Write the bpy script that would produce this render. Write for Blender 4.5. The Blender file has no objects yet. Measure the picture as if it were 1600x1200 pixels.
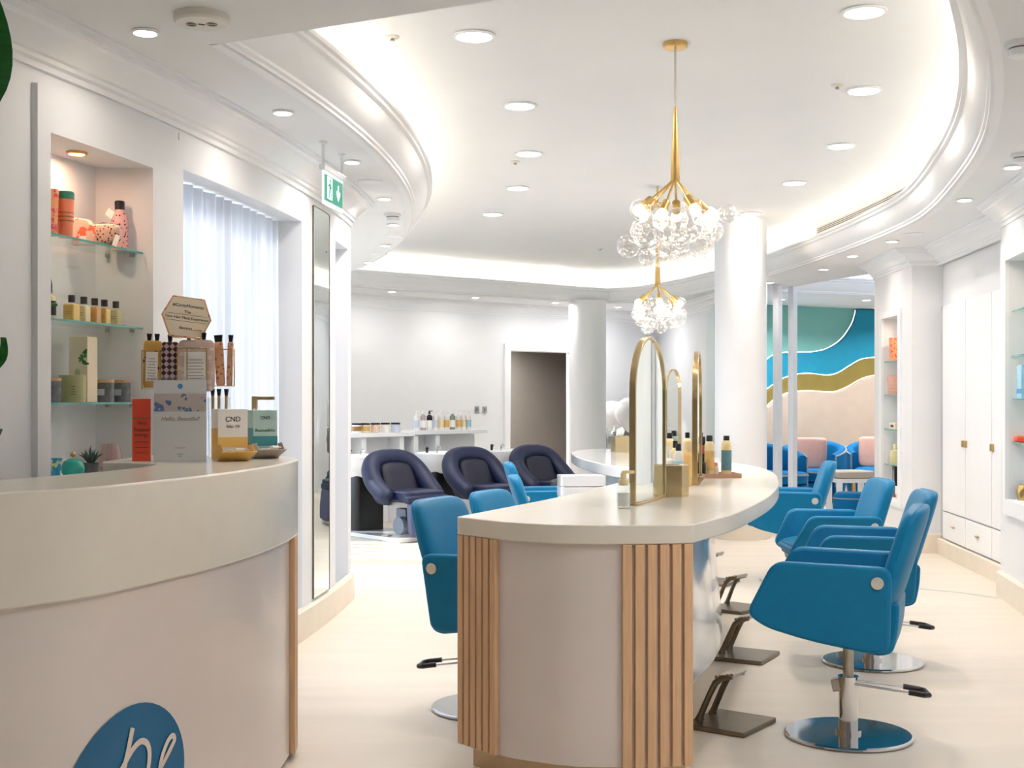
import bpy, bmesh, math, random
from mathutils import Vector, Matrix
random.seed(7)
S = bpy.context.scene
C = S.collection
# ---------------------------------------------------------------- camera, world, sun, exposure
EYE, F, HOR = 1.35, 2000.0, 623.0
cam_d = bpy.data.cameras.new('camera'); cam = bpy.data.objects.new('camera', cam_d); C.objects.link(cam)
cam_d.sensor_width = 36; cam_d.lens = 36*F/1600; cam_d.shift_y = (HOR-600)/1600; cam_d.clip_end = 200
cam.location = (0, 0, EYE); cam.rotation_euler = (math.pi/2, 0, 0); S.camera = cam
W = bpy.data.worlds.new('world'); S.world = W; W.use_nodes = True
W.node_tree.nodes['Background'].inputs[0].default_value = (0.58, 0.76, 1.0, 1); W.node_tree.nodes['Background'].inputs[1].default_value = 4.5
sun_d = bpy.data.lights.new('sun', 'SUN'); sun = bpy.data.objects.new('sun', sun_d); C.objects.link(sun)
sun_d.energy = 5; sun_d.angle = 0.01; sun_d.color = (1, .96, .9); sun.location = (-12, 12, 12)
sun.rotation_euler = Vector((.72, -.10, -.66)).to_track_quat('-Z', 'Y').to_euler()
S.view_settings.view_transform = 'Standard'; S.view_settings.look = 'None'; S.view_settings.gamma = 1
S.view_settings.use_curve_mapping = False; S.view_settings.exposure = 0.09
try:
    S.cycles.use_denoising = True; S.cycles.max_bounces = 10; S.cycles.diffuse_bounces = 6; S.cycles.glossy_bounces = 5
    S.cycles.transparent_max_bounces = 24; S.cycles.transmission_bounces = 8; S.cycles.caustics_reflective = False; S.cycles.caustics_refractive = False
    S.cycles.sample_clamp_indirect = 6
except Exception: pass
LAMP = (.985, .985, 1.0)
TRAY_W, SOFF_W, COVE = 13.0, 4.5, 4.3
# ---------------------------------------------------------------- helpers
def lin(c): return tuple(((v/255)/12.92 if v/255 <= .04045 else ((v/255+.055)/1.055)**2.4) for v in c)
MATS = {}
def mat(name, rgb, rough=.5, metal=0, noise=0, nscale=8, bump=0, alpha=None, emit=0, stretch=None, spec=.5, coat=0, raw=False):
    m = bpy.data.materials.new(name); m.use_nodes = True; nt = m.node_tree; b = nt.nodes['Principled BSDF']
    c = rgb if raw else lin(rgb)
    b.inputs['Base Color'].default_value = (*c, 1); b.inputs['Roughness'].default_value = rough; b.inputs['Metallic'].default_value = metal
    b.inputs['Specular IOR Level'].default_value = spec; b.inputs['Coat Weight'].default_value = coat; b.inputs['Coat Roughness'].default_value = .08
    if emit:
        b.inputs['Emission Color'].default_value = (*c, 1); b.inputs['Emission Strength'].default_value = emit
    if noise or bump:
        tc = nt.nodes.new('ShaderNodeTexCoord'); n = nt.nodes.new('ShaderNodeTexNoise'); n.inputs['Scale'].default_value = nscale; n.inputs['Detail'].default_value = 5
        src = tc.outputs['Object']
        if stretch:
            mp = nt.nodes.new('ShaderNodeMapping'); mp.inputs['Scale'].default_value = stretch; nt.links.new(src, mp.inputs[0]); src = mp.outputs[0]
        nt.links.new(src, n.inputs['Vector'])
        if noise:
            r = nt.nodes.new('ShaderNodeValToRGB'); r.color_ramp.elements[0].position = .3; r.color_ramp.elements[1].position = .7
            r.color_ramp.elements[0].color = (*[v*(1-noise) for v in c], 1); r.color_ramp.elements[1].color = (*[min(1, v*(1+noise)) for v in c], 1)
            nt.links.new(n.outputs['Fac'], r.inputs[0]); nt.links.new(r.outputs[0], b.inputs['Base Color'])
        if bump:
            bp = nt.nodes.new('ShaderNodeBump'); bp.inputs['Strength'].default_value = bump; bp.inputs['Distance'].default_value = .01
            nt.links.new(n.outputs['Fac'], bp.inputs['Height']); nt.links.new(bp.outputs[0], b.inputs['Normal'])
    MATS[name] = m; return m
def glassy(name, tint, refl=.5, base=.04, rough=.0):
    """thin clear pane: transparent with a fresnel-weighted gloss"""
    m = bpy.data.materials.new(name); m.use_nodes = True; nt = m.node_tree; nt.nodes.clear()
    o = nt.nodes.new('ShaderNodeOutputMaterial'); t = nt.nodes.new('ShaderNodeBsdfTransparent'); g = nt.nodes.new('ShaderNodeBsdfGlossy')
    t.inputs[0].default_value = (*tint, 1); g.inputs['Roughness'].default_value = rough; g.inputs[0].default_value = (1, 1, 1, 1)
    l = nt.nodes.new('ShaderNodeLayerWeight'); l.inputs[0].default_value = .5
    ma = nt.nodes.new('ShaderNodeMath'); ma.operation = 'MULTIPLY_ADD'; pw = nt.nodes.new('ShaderNodeMath'); pw.operation = 'POWER'; pw.inputs[1].default_value = 2.5
    nt.links.new(l.outputs['Facing'], pw.inputs[0]); nt.links.new(pw.outputs[0], ma.inputs[0]); ma.inputs[1].default_value = refl; ma.inputs[2].default_value = base
    mx = nt.nodes.new('ShaderNodeMixShader'); nt.links.new(ma.outputs[0], mx.inputs[0]); nt.links.new(t.outputs[0], mx.inputs[1]); nt.links.new(g.outputs[0], mx.inputs[2])
    nt.links.new(mx.outputs[0], o.inputs[0]); MATS[name] = m; return m
def sheer(name, c):
    m = bpy.data.materials.new(name); m.use_nodes = True; nt = m.node_tree; nt.nodes.clear()
    o = nt.nodes.new('ShaderNodeOutputMaterial'); d = nt.nodes.new('ShaderNodeBsdfDiffuse'); t = nt.nodes.new('ShaderNodeBsdfTranslucent')
    d.inputs[0].default_value = (*c, 1); t.inputs[0].default_value = (.36, .38, .42, 1); mx = nt.nodes.new('ShaderNodeMixShader'); mx.inputs[0].default_value = .4
    nt.links.new(d.outputs[0], mx.inputs[1]); nt.links.new(t.outputs[0], mx.inputs[2]); nt.links.new(mx.outputs[0], o.inputs[0]); MATS[name] = m; return m
def spotty(name, base, spot, scale, thr=.35, kind='VORONOI', rough=.5):
    m = mat(name, base, rough); nt = m.node_tree; b = nt.nodes['Principled BSDF']
    tc = nt.nodes.new('ShaderNodeTexCoord')
    if kind == 'CHECK':
        t = nt.nodes.new('ShaderNodeTexChecker'); t.inputs['Scale'].default_value = scale; t.inputs[1].default_value = (*lin(base), 1); t.inputs[2].default_value = (*lin(spot), 1)
        mp = nt.nodes.new('ShaderNodeMapping'); mp.inputs['Rotation'].default_value = (0, math.pi/4, 0); nt.links.new(tc.outputs['Object'], mp.inputs[0]); nt.links.new(mp.outputs[0], t.inputs[0]); nt.links.new(t.outputs[0], b.inputs['Base Color'])
    else:
        t = nt.nodes.new('ShaderNodeTexVoronoi' if kind == 'VORONOI' else 'ShaderNodeTexNoise'); t.inputs['Scale'].default_value = scale
        r = nt.nodes.new('ShaderNodeValToRGB'); r.color_ramp.interpolation = 'CONSTANT'; e = r.color_ramp.elements
        e[0].color = (*lin(spot), 1); e[1].position = thr; e[1].color = (*lin(base), 1)
        nt.links.new(tc.outputs['Object'], t.inputs['Vector']); nt.links.new(t.outputs[0], r.inputs[0]); nt.links.new(r.outputs[0], b.inputs['Base Color'])
    return m
# whites
mat('wall_white', (230, 231, 233), .6, noise=.012, nscale=3); mat('ceil_white', (234, 235, 236), .75, noise=.01, nscale=2)
mat('trim_white', (238, 239, 241), .45, noise=.008, nscale=4); mat('gloss_white', (238, 238, 238), .12, noise=.006, nscale=3, coat=.5)
mat('panel_pink', (212, 202, 196), .28, noise=.012, nscale=5, coat=.25); mat('stone_white', (217, 211, 198), .25, noise=.012, nscale=14, coat=.15)
mat('floor_cream', (222, 211, 196), .38, noise=.05, nscale=1.6, stretch=(.6, 3.5, 1), bump=.02); mat('skirt_cream', (226, 215, 199), .4, noise=.03, nscale=6)
mat('inlay_grey', (190, 196, 192), .4, noise=.05, nscale=20); mat('taupe', (108, 101, 93), .6, noise=.03, nscale=5)
mat('wood', (208, 170, 132), .45, noise=.10, nscale=18, stretch=(6, 6, .35), bump=.05); mat('wood_dark', (150, 108, 74), .5, noise=.1, nscale=18, stretch=(5, 5, .4))
mat('plinth_tan', (206, 178, 140), .4, noise=.03, nscale=8)
mat('blue_leather', (0, 116, 162), .45, noise=.05, nscale=20, bump=.03, spec=.25); mat('blue_velvet', (0, 104, 158), .8, noise=.06, nscale=12, spec=.2)
mat('navy', (20, 28, 62), .5, noise=.06, nscale=18, bump=.03); mat('navy_dark', (26, 25, 44), .6, noise=.05, nscale=30)
mat('slate_blue', (70, 74, 104), .55, noise=.05, nscale=15); mat('motor_grey', (120, 128, 140), .45, noise=.04, nscale=12)
mat('chrome', (215, 217, 220), .08, 1, noise=.01, nscale=5); mat('steel', (178, 172, 162), .3, 1, noise=.05, nscale=20); mat('bronze', (128, 118, 104), .38, 1, noise=.06, nscale=14)
mat('knob_satin', (214, 208, 198), .45, .5, noise=.03, nscale=30); mat('light_grey', (190, 190, 192), .6, noise=.02, nscale=8); mat('brass', (206, 172, 110), .28, 1, noise=.05, nscale=12); mat('brass_pale', (204, 182, 140), .22, 1, noise=.05, nscale=4, stretch=(1, 1, .3))
mat('black', (18, 18, 20), .35, noise=.05, nscale=10); mat('mirror', (236, 242, 238), .01, 1, noise=.003, nscale=1)
glassy('clear', (.97, .985, .98), .55, .05); glassy('bubble', (.99, .99, .99), .85, .13); glassy('acrylic', (.97, .98, .99), .5, .06)
glassy('shelf_glass', (.86, .95, .93), .55, .06); mat('glass_edge', (84, 160, 152), .15, noise=.02, nscale=10); glassy('pink_glass', (.96, .87, .85), .5, .08); glassy('water_glass', (.95, .97, .97), .45, .07)
mat('teal_edge', (24, 140, 165), .2, noise=.02, nscale=5)
sheer('curtain', (.86, .88, .92)); mat('window_white', (232, 234, 240), .5, noise=.01, nscale=4)
mat('lens', (255, 246, 232), .5, emit=9, noise=0); mat('lens_warm', (255, 214, 160), .5, emit=9); mat('led', (255, 246, 230), .5, emit=COVE*2.2); mat('led_white', (255, 244, 232), .5, emit=2.2)
mat('bulb', (255, 232, 196), .5, emit=14); mat('exit_light', (235, 245, 240), .5, emit=1.0, noise=0); mat('exit_green', (30, 138, 118), .5, emit=.35)
mat('wave_green', (120, 180, 172), .8, noise=.03, nscale=6); mat('wave_blue', (0, 130, 160), .8, noise=.04, nscale=6); mat('wave_olive', (122, 106, 44), .85, noise=.05, nscale=6); mat('wave_beige', (180, 163, 147), .8, noise=.03, nscale=6)
mat('cushion_pink', (212, 166, 150), .85, noise=.04, nscale=20); mat('grey_pipe', (150, 148, 146), .6, noise=.03, nscale=9); mat('bench_grey', (190, 180, 168), .7, noise=.04, nscale=16)
mat('paper', (250, 247, 242), .5, noise=.01, nscale=6); mat('cream_paper', (232, 216, 190), .55, noise=.02, nscale=8); mat('ink', (52, 46, 44), .6, noise=.02, nscale=9); mat('gold_ink', (150, 112, 62), .5, noise=.03, nscale=9)
mat('logo_blue', (0, 92, 134), .4, noise=.03, nscale=6); mat('logo_white', (214, 200, 186), .4, noise=.01, nscale=6); mat('print_blue', (70, 150, 205), .5, noise=.02, nscale=9)
mat('coral', (246, 88, 62), .4, noise=.03, nscale=9); mat('yellow_card', (244, 200, 112), .5, noise=.02, nscale=7); mat('teal_card', (60, 142, 150), .5, noise=.03, nscale=8); mat('pale_teal', (176, 206, 198), .5, noise=.06, nscale=30)
mat('sage', (176, 178, 128), .5, noise=.03, nscale=9); mat('leaf_green', (58, 122, 62), .5, noise=.25, nscale=30); mat('plant_leaf', (20, 104, 30), .35, noise=.18, nscale=14, stretch=(1, 1, 6)); mat('succulent', (84, 104, 92), .6, noise=.15, nscale=40)
mat('turquoise', (40, 178, 160), .18, noise=.04, nscale=12, coat=.4); spotty('blue_art', (60, 150, 190), (196, 214, 150), 26, .45, 'NOISE', .15); mat('candle_grey', (112, 116, 120), .3, noise=.5, nscale=26); mat('pot_grey', (92, 94, 100), .5, noise=.06, nscale=20)
mat('oil_gold', (226, 190, 96), .12, noise=.05, nscale=10, coat=.5); mat('oil_pale', (226, 214, 164), .12, noise=.05, nscale=10, coat=.5); mat('oil_amber', (206, 150, 74), .12, noise=.05, nscale=10, coat=.5)
spotty('leopard_pink', (232, 172, 168), (38, 26, 28), 70, .28); spotty('leopard_tan', (216, 178, 160), (40, 28, 26), 85, .3); spotty('sack_gold', (204, 160, 78), (40, 26, 18), 42, .26); spotty('sack_check', (58, 42, 48), (206, 176, 178), 62, kind='CHECK'); spotty('sack_pink', (216, 190, 176), (236, 218, 206), 40, .35, 'VORONOI'); spotty('sack_peach', (222, 170, 132), (196, 120, 90), 50, .3)
spotty('floral', (236, 160, 104), (226, 74, 90), 50, .42, 'NOISE'); mat('peach', (240, 138, 100), .4, noise=.04, nscale=9); mat('cap_green', (52, 132, 108), .4, noise=.03, nscale=9); mat('straw_red', (214, 44, 78), .35, noise=.03, nscale=9); spotty('pouch_art', (240, 196, 176), (240, 110, 70), 24, .45, 'NOISE')
mat('bottle_cream', (232, 212, 160), .35, noise=.03, nscale=9); mat('bottle_red', (190, 92, 84), .3, noise=.03, nscale=9); mat('label_teal', (96, 136, 148), .5, noise=.05, nscale=40); mat('label_tan', (218, 178, 108), .5, noise=.04, nscale=30); mat('label_pink', (240, 158, 150), .5, noise=.04, nscale=30); mat('label_blue', (160, 206, 226), .5, noise=.08, nscale=40)
mat('bottle_white', (236, 232, 226), .3, noise=.01, nscale=9); mat('bottle_mauve', (186, 168, 176), .25, noise=.05, nscale=9); mat('bottle_sage', (140, 156, 140), .25, noise=.05, nscale=9); mat('bottle_lilac', (206, 212, 226), .25, noise=.04, nscale=9); mat('tray_wood', (176, 138, 112), .4, noise=.06, nscale=15)
mat('balloon_grey', (120, 120, 122), .12, noise=.02, nscale=3, coat=.5); mat('balloon_white', (226, 226, 226), .12, noise=.01, nscale=3, coat=.5)
spotty('brochure_photo', (226, 206, 196), (86, 118, 176), 26, .40, 'NOISE'); spotty('jar_pattern', (236, 214, 190), (190, 84, 52), 90, .3); mat('detector', (226, 222, 212), .5, noise=.02, nscale=9); mat('dark_slot', (70, 62, 52), .6, noise=.03, nscale=9)

class MB:
    def __init__(s, m=None): s.v = []; s.f = []; s.m = m or Matrix.Identity(4)
    def add(s, vs, fs):
        o = len(s.v); s.v += [tuple(s.m @ Vector(p)) for p in vs]; s.f += [tuple(i+o for i in f) for f in fs]; return s
    def box(s, c, d, rz=0, rx=0, ry=0):
        M = Matrix.Translation(c) @ Matrix.Rotation(rz, 4, 'Z') @ Matrix.Rotation(ry, 4, 'Y') @ Matrix.Rotation(rx, 4, 'X')
        vs = [tuple(M @ Vector((x*d[0]/2, y*d[1]/2, z*d[2]/2))) for z in (-1, 1) for y in (-1, 1) for x in (-1, 1)]
        return s.add(vs, [(0, 2, 3, 1), (4, 5, 7, 6), (0, 1, 5, 4), (2, 6, 7, 3), (0, 4, 6, 2), (1, 3, 7, 5)])
    def cyl(s, a, b, r0, r1=None, n=20):
        a = Vector(a); b = Vector(b); r1 = r0 if r1 is None else r1; q = (b-a).to_track_quat('Z', 'Y')
        vs = []
        for p, r in ((a, r0), (b, r1)):
            for k in range(n):
                t = 2*math.pi*k/n; vs.append(tuple(p+q @ Vector((r*math.cos(t), r*math.sin(t), 0))))
        fs = [(k, (k+1) % n, n+(k+1) % n, n+k) for k in range(n)]+[tuple(range(n))[::-1], tuple(range(n, 2*n))]
        return s.add(vs, fs)
    def tube(s, pts, r, n=8, closed=False):
        pts = [Vector(p) for p in pts]; L = len(pts); vs = []; prev = None
        for i, p in enumerate(pts):
            t = (pts[(i+1) % L]-pts[i-1]) if closed else (pts[min(i+1, L-1)]-pts[max(i-1, 0)])
            t.normalize()
            if prev is None: x = t.orthogonal().normalized()
            else: x = (prev-t*prev.dot(t)).normalized()
            prev = x; y = t.cross(x)
            rr = r[i] if isinstance(r, (list, tuple)) else r
            for k in range(n):
                a = 2*math.pi*k/n; vs.append(tuple(p+x*rr*math.cos(a)+y*rr*math.sin(a)))
        fs = []
        for i in range(L if closed else L-1):
            j = (i+1) % L
            fs += [(i*n+k, i*n+(k+1) % n, j*n+(k+1) % n, j*n+k) for k in range(n)]
        if not closed: fs += [tuple(range(n))[::-1], tuple(range((L-1)*n, L*n))]
        return s.add(vs, fs)
    def lathe(s, prof, n=28, c=(0, 0, 0), sx=1, sy=1):
        vs = []; L = len(prof)
        for r, z in prof:
            for k in range(n):
                a = 2*math.pi*k/n; vs.append((c[0]+r*math.cos(a)*sx, c[1]+r*math.sin(a)*sy, c[2]+z))
        fs = [(i*n+k, i*n+(k+1) % n, (i+1)*n+(k+1) % n, (i+1)*n+k) for i in range(L-1) for k in range(n)]
        if prof[0][0] > 1e-5: fs.append(tuple(range(n))[::-1])
        if prof[-1][0] > 1e-5: fs.append(tuple(range((L-1)*n, L*n)))
        return s.add(vs, fs)
    def prism(s, pts, a, b, axis='z'):
        """pts 2D; extruded a..b along axis: z (x,y), y (x,z), x (y,z)"""
        g = {'z': lambda p, t: (p[0], p[1], t), 'y': lambda p, t: (p[0], t, p[1]), 'x': lambda p, t: (t, p[0], p[1])}[axis]
        n = len(pts); vs = [g(p, a) for p in pts]+[g(p, b) for p in pts]
        return s.add(vs, [(k, (k+1) % n, n+(k+1) % n, n+k) for k in range(n)]+[tuple(range(n))[::-1], tuple(range(n, 2*n))])
    def ring(s, out, inn, a, b, axis='x'):
        g = {'z': lambda p, t: (p[0], p[1], t), 'y': lambda p, t: (p[0], t, p[1]), 'x': lambda p, t: (t, p[0], p[1])}[axis]
        n = len(out); vs = [g(p, a) for p in out]+[g(p, b) for p in out]+[g(p, a) for p in inn]+[g(p, b) for p in inn]; fs = []
        for k in range(n):
            j = (k+1) % n
            fs += [(k, j, n+j, n+k), (2*n+k, 3*n+k, 3*n+j, 2*n+j), (k, 2*n+k, 2*n+j, j), (n+k, n+j, 3*n+j, 3*n+k)]
        return s.add(vs, fs)
    def sq(s, c, d, e1=.4, e2=.4, nu=24, nv=14, fn=None):
        """rounded box (superquadric) with half sizes d"""
        pw = lambda x, e: math.copysign(abs(x)**e, x); vs = []
        for j in range(nv+1):
            v = -math.pi/2+math.pi*j/nv
            for i in range(nu):
                u = 2*math.pi*i/nu
                p = Vector((d[0]*pw(math.cos(v), e1)*pw(math.cos(u), e2), d[1]*pw(math.cos(v), e1)*pw(math.sin(u), e2), d[2]*pw(math.sin(v), e1)))
                if fn: p = Vector(fn(p))
                vs.append(tuple(p+Vector(c)))
        fs = [(j*nu+i, j*nu+(i+1) % nu, (j+1)*nu+(i+1) % nu, (j+1)*nu+i) for j in range(nv) for i in range(nu)]
        return s.add(vs, fs)
    def sphere(s, c, r, n=20, sz=1):
        prof = [(r*math.cos(-math.pi/2+math.pi*j/(n//2)), r*sz*math.sin(-math.pi/2+math.pi*j/(n//2))) for j in range(n//2+1)]
        prof[0] = (0, -r*sz); prof[-1] = (0, r*sz); return s.lathe(prof, n, c)
    def sweep(s, path, prof, closed_prof=False, caps=False):
        """path of (x,y); prof of (o,h): o to the right-hand side of travel"""
        N = normals(path); vs = []; m = len(prof)
        for p, n in zip(path, N):
            for o, h in prof: vs.append((p[0]+n[0]*o, p[1]+n[1]*o, h))
        fs = []
        for i in range(len(path)-1):
            for k in range(m if closed_prof else m-1):
                l = (k+1) % m; fs.append((i*m+k, i*m+l, (i+1)*m+l, (i+1)*m+k))
        if closed_prof or caps: fs += [tuple(range(m)), tuple(range((len(path)-1)*m, len(path)*m))[::-1]]
        return s.add(vs, fs)
    def build(s, name, material, parent=None, bevel=0, smooth=35, seg=2, loc=None):
        me = bpy.data.meshes.new(name); me.from_pydata(s.v, [], s.f); me.update()
        bm = bmesh.new(); bm.from_mesh(me); bmesh.ops.remove_doubles(bm, verts=bm.verts, dist=1e-6); bmesh.ops.recalc_face_normals(bm, faces=bm.faces); bm.to_mesh(me); bm.free()
        me.materials.append(MATS[material] if isinstance(material, str) else material)
        if smooth:
            me.polygons.foreach_set('use_smooth', [True]*len(me.polygons)); me.set_sharp_from_angle(angle=math.radians(smooth))
        o = bpy.data.objects.new(name, me); C.objects.link(o)
        if parent: o.parent = parent
        if loc: o.location = loc
        if bevel:
            b = o.modifiers.new('bevel', 'BEVEL'); b.width = bevel; b.segments = seg; b.limit_method = 'ANGLE'; b.angle_limit = math.radians(40)
        return o
def normals(path):
    out = []; n = len(path)
    for i in range(n):
        a = Vector(path[max(i-1, 0)][:2]); b = Vector(path[min(i+1, n-1)][:2]); t = (b-a).normalized(); out.append((t.y, -t.x))
    return out
def offset(path, o): return [(p[0]+n[0]*o, p[1]+n[1]*o) for p, n in zip(path, normals(path))]
def catmull(pts, n=8):
    out = []; P = [2*Vector(pts[0])-Vector(pts[1])]+[Vector(p) for p in pts]+[2*Vector(pts[-1])-Vector(pts[-2])]
    for i in range(1, len(P)-2):
        for k in range(n):
            t = k/n; a, b, c, d = P[i-1:i+3]
            out.append(tuple(.5*((2*b)+(c-a)*t+(2*a-5*b+4*c-d)*t*t+(3*b-a-3*c+d)*t**3)))
    out.append(tuple(P[-2])); return out
def arclen(path):
    L = [0]
    for a, b in zip(path, path[1:]): L.append(L[-1]+math.dist(a[:2], b[:2]))
    return L
def at_len(path, s):
    L = arclen(path); s = max(0, min(L[-1], s))
    for i in range(len(L)-1):
        if s <= L[i+1]+1e-9:
            t = (s-L[i])/max(1e-9, L[i+1]-L[i]); a, b = Vector(path[i][:2]), Vector(path[i+1][:2]); return a.lerp(b, t), (b-a).normalized()
def roundpoly(pts, r, n=5):
    out = []; N = len(pts)
    for i in range(N):
        p = Vector(pts[i]); a = Vector(pts[i-1]); b = Vector(pts[(i+1) % N]); rr = r[i] if isinstance(r, (list, tuple)) else r
        da = (a-p); db = (b-p); k = min(rr, da.length*.45, db.length*.45); s0 = p+da.normalized()*k; s1 = p+db.normalized()*k
        for j in range(n+1):
            t = j/n; out.append(tuple((1-t)**2*s0+2*t*(1-t)*p+t*t*s1))
    return out
def P3(px, py, Y): return Vector(((px-800)*Y/F, Y, EYE-(py-HOR)*Y/F))
def onh(px, py, h):
    Y = F*(EYE-h)/(py-HOR); return P3(px, py, Y)
def tag(o, label, cat=None, group=None, kind=None):
    o['label'] = label
    if cat: o['category'] = cat
    if group: o['group'] = group
    if kind: o['kind'] = kind
    return o
def struct(o, label=None):
    o['kind'] = 'structure'
    if label: o['label'] = label
    return o
def thing(name, label, cat, loc=(0, 0, 0), rz=0, group=None):
    o = bpy.data.objects.new(name, None); C.objects.link(o); o.location = loc; o.rotation_euler = (0, 0, rz); o.empty_display_size = .1
    return tag(o, label, cat, group)
def dup(root, loc, rz, label):
    r = root.copy(); C.objects.link(r); r.location = loc; r.rotation_euler = (0, 0, rz); r['label'] = label
    for ch in list(root.children):
        c = ch.copy(); C.objects.link(c); c.parent = r
        for g in list(ch.children):
            d = g.copy(); C.objects.link(d); d.parent = c
    return r
TEXTS = []
def text(s, size, material, parent, origin, right, up, name='lettering', align='CENTER', shear=0, squash=1):
    cu = bpy.data.curves.new(name, 'FONT'); cu.body = s; cu.size = size; cu.align_x = align; cu.align_y = 'CENTER'; cu.extrude = .0004; cu.shear = shear
    o = bpy.data.objects.new(name, cu); C.objects.link(o); r = Vector(right).normalized(); u = Vector(up).normalized(); n = r.cross(u); o.parent = parent
    M = Matrix((r*squash, u, n)).transposed().to_4x4(); M.translation = Vector(origin)
    TEXTS.append((o, name, material, parent, M)); return o
def rot_to(fx, fy): return math.atan2(fy, fx)
# ================================================================ THE SETTING
SOFF, TRAY = 2.67, 3.1
def wx(Y): return -1.09-(Y-9)**2/34          # face of the curved left wall
def wall_y(px):
    r = (px-800)/F; lo, hi = 2.5, 8.75
    for _ in range(60):
        m = (lo+hi)/2
        if wx(m)-r*m < 0: lo = m           # wall left of the ray -> further away
        else: hi = m
    return m
# floor
struct(MB().add([(-9, -4, 0), (9, -4, 0), (9, 24, 0), (-9, 24, 0)], [(0, 1, 2, 3)]).build('floor', 'floor_cream', smooth=0))
inl = catmull([(2.55, 9.45), (2.9, 9.09), (3.12, 8.91), (3.3, 8.66)], 6)
struct(MB().sweep(inl, [(-.02, .0), (-.02, .002), (.02, .002), (.02, 0)]).build('floor_inlay', 'inlay_grey', bpy.data.objects['floor']))
# ceiling outline of the tray (lower lip), right-hand side is the inside of the tray
left_lip = [(-.665-(y-8.1)**2/27, y) for y in [4.76+.35*i for i in range(28)]]
far_lip = [(-2.3, 14.75), (-1.7, 15.35), (-.85, 16.05), (0, 16.75), (.87, 17.5)]
right_lip = catmull([(1.3, 17.75), (1.72, 17.5), (2.05, 16.9), (2.48, 15.5), (2.79, 13.75), (2.96, 11.84), (3.02, 10.3), (2.97, 9.2), (2.69, 7.7), (2.41, 6.55), (2.09, 5.58), (1.79, 4.82), (1.52, 4.24), (1.2, 3.6)], 5)
LIP = left_lip+far_lip+right_lip
def fill_loops(loops, z, name, material):
    bm = bmesh.new()
    for lp in loops:
        vs = [bm.verts.new((p[0], p[1], z)) for p in lp]
        for i in range(len(vs)): bm.edges.new((vs[i], vs[(i+1) % len(vs)]))
    bmesh.ops.triangle_fill(bm, use_beauty=True, use_dissolve=False, edges=bm.edges[:])
    me = bpy.data.meshes.new(name); bm.to_mesh(me); bm.free(); me.materials.append(MATS[material]); o = bpy.data.objects.new(name, me); C.objects.link(o); return o
LOUNGE_LIP = [(5.9, 12.8), (4.05, 12.8), (3.72, 13.75), (3.45, 14.6), (3.3, 15.3), (3.3, 15.75), (3.6, 16.05), (4.3, 16.3), (5.9, 16.9)]
outer = [(-3.4, -3), (-3.2, 1)]+[(wx(y)-.28, y) for y in [2+.5*i for i in range(14)]]+[(wx(8.72)-.28, 8.72), (-3.0, 8.75), (-3.0, 15.4), (2.0, 20.2), (3, 20.2), (7, 20.2), (7, -3)]
struct(fill_loops([outer, LIP, LOUNGE_LIP], SOFF, 'ceiling', 'ceil_white'))
tray_out = offset(LIP, -.10); struct(fill_loops([tray_out], TRAY, 'ceiling_tray', 'ceil_white'))
struct(MB().sweep(tray_out, [(0, 2.74), (0, TRAY)]).build('wall_tray', 'ceil_white', smooth=50))
struct(MB().sweep([LIP[0], LIP[-1]], [(0, SOFF), (0, TRAY)]).build('wall_tray_front', 'ceil_white'))
MOULD = [(-.10, 2.825), (-.04, 2.825), (.06, 2.825), (.09, 2.85), (.10, 2.875), (.135, 2.875), (.135, 2.855), (.12, 2.848), (.12, 2.83), (.10, 2.824), (.095, 2.81), (.085, 2.775), (.06, 2.738), (.03, 2.716), (.018, 2.708), (.018, 2.694), (.006, 2.688), (.006, 2.674), (-.02, 2.668), (-.05, 2.668), (-.05, 2.672)]
struct(MB().sweep(LIP, MOULD).build('trim_1', 'trim_white', smooth=28))
led = MB().sweep(offset(LIP, -.05), [(-.02, 2.828), (.02, 2.828), (.02, 2.834), (-.02, 2.834)], True).build('cove_light_strip', 'led'); tag(led, 'warm light strip hidden in the cove around the big curved ceiling tray', 'light strip')
struct(fill_loops([offset(LOUNGE_LIP, -.10)], TRAY, 'ceiling_lounge_tray', 'ceil_white'))
struct(MB().sweep(offset(LOUNGE_LIP, -.10), [(0, 2.74), (0, TRAY)]).build('wall_lounge_tray', 'ceil_white'))
struct(MB().sweep(LOUNGE_LIP, MOULD).build('trim_2', 'trim_white', smooth=28))
led = MB().sweep(offset(LOUNGE_LIP, -.05), [(-.02, 2.828), (.02, 2.828), (.02, 2.834), (-.02, 2.834)], True).build('cove_light_strip', 'led'); tag(led, 'light strip in the small ceiling cove over the lounge', 'light strip')
CORN = [(-.01, 2.515), (.014, 2.515), (.016, 2.535), (.032, 2.542), (.032, 2.558), (.045, 2.563), (.06, 2.585), (.09, 2.61), (.122, 2.622), (.128, 2.638), (.15, 2.642), (.15, 2.658), (.165, 2.662), (.165, 2.672)]
SKIRT = [(-.01, .172), (.018, .172), (.03, .16), (.03, 0)]
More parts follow.
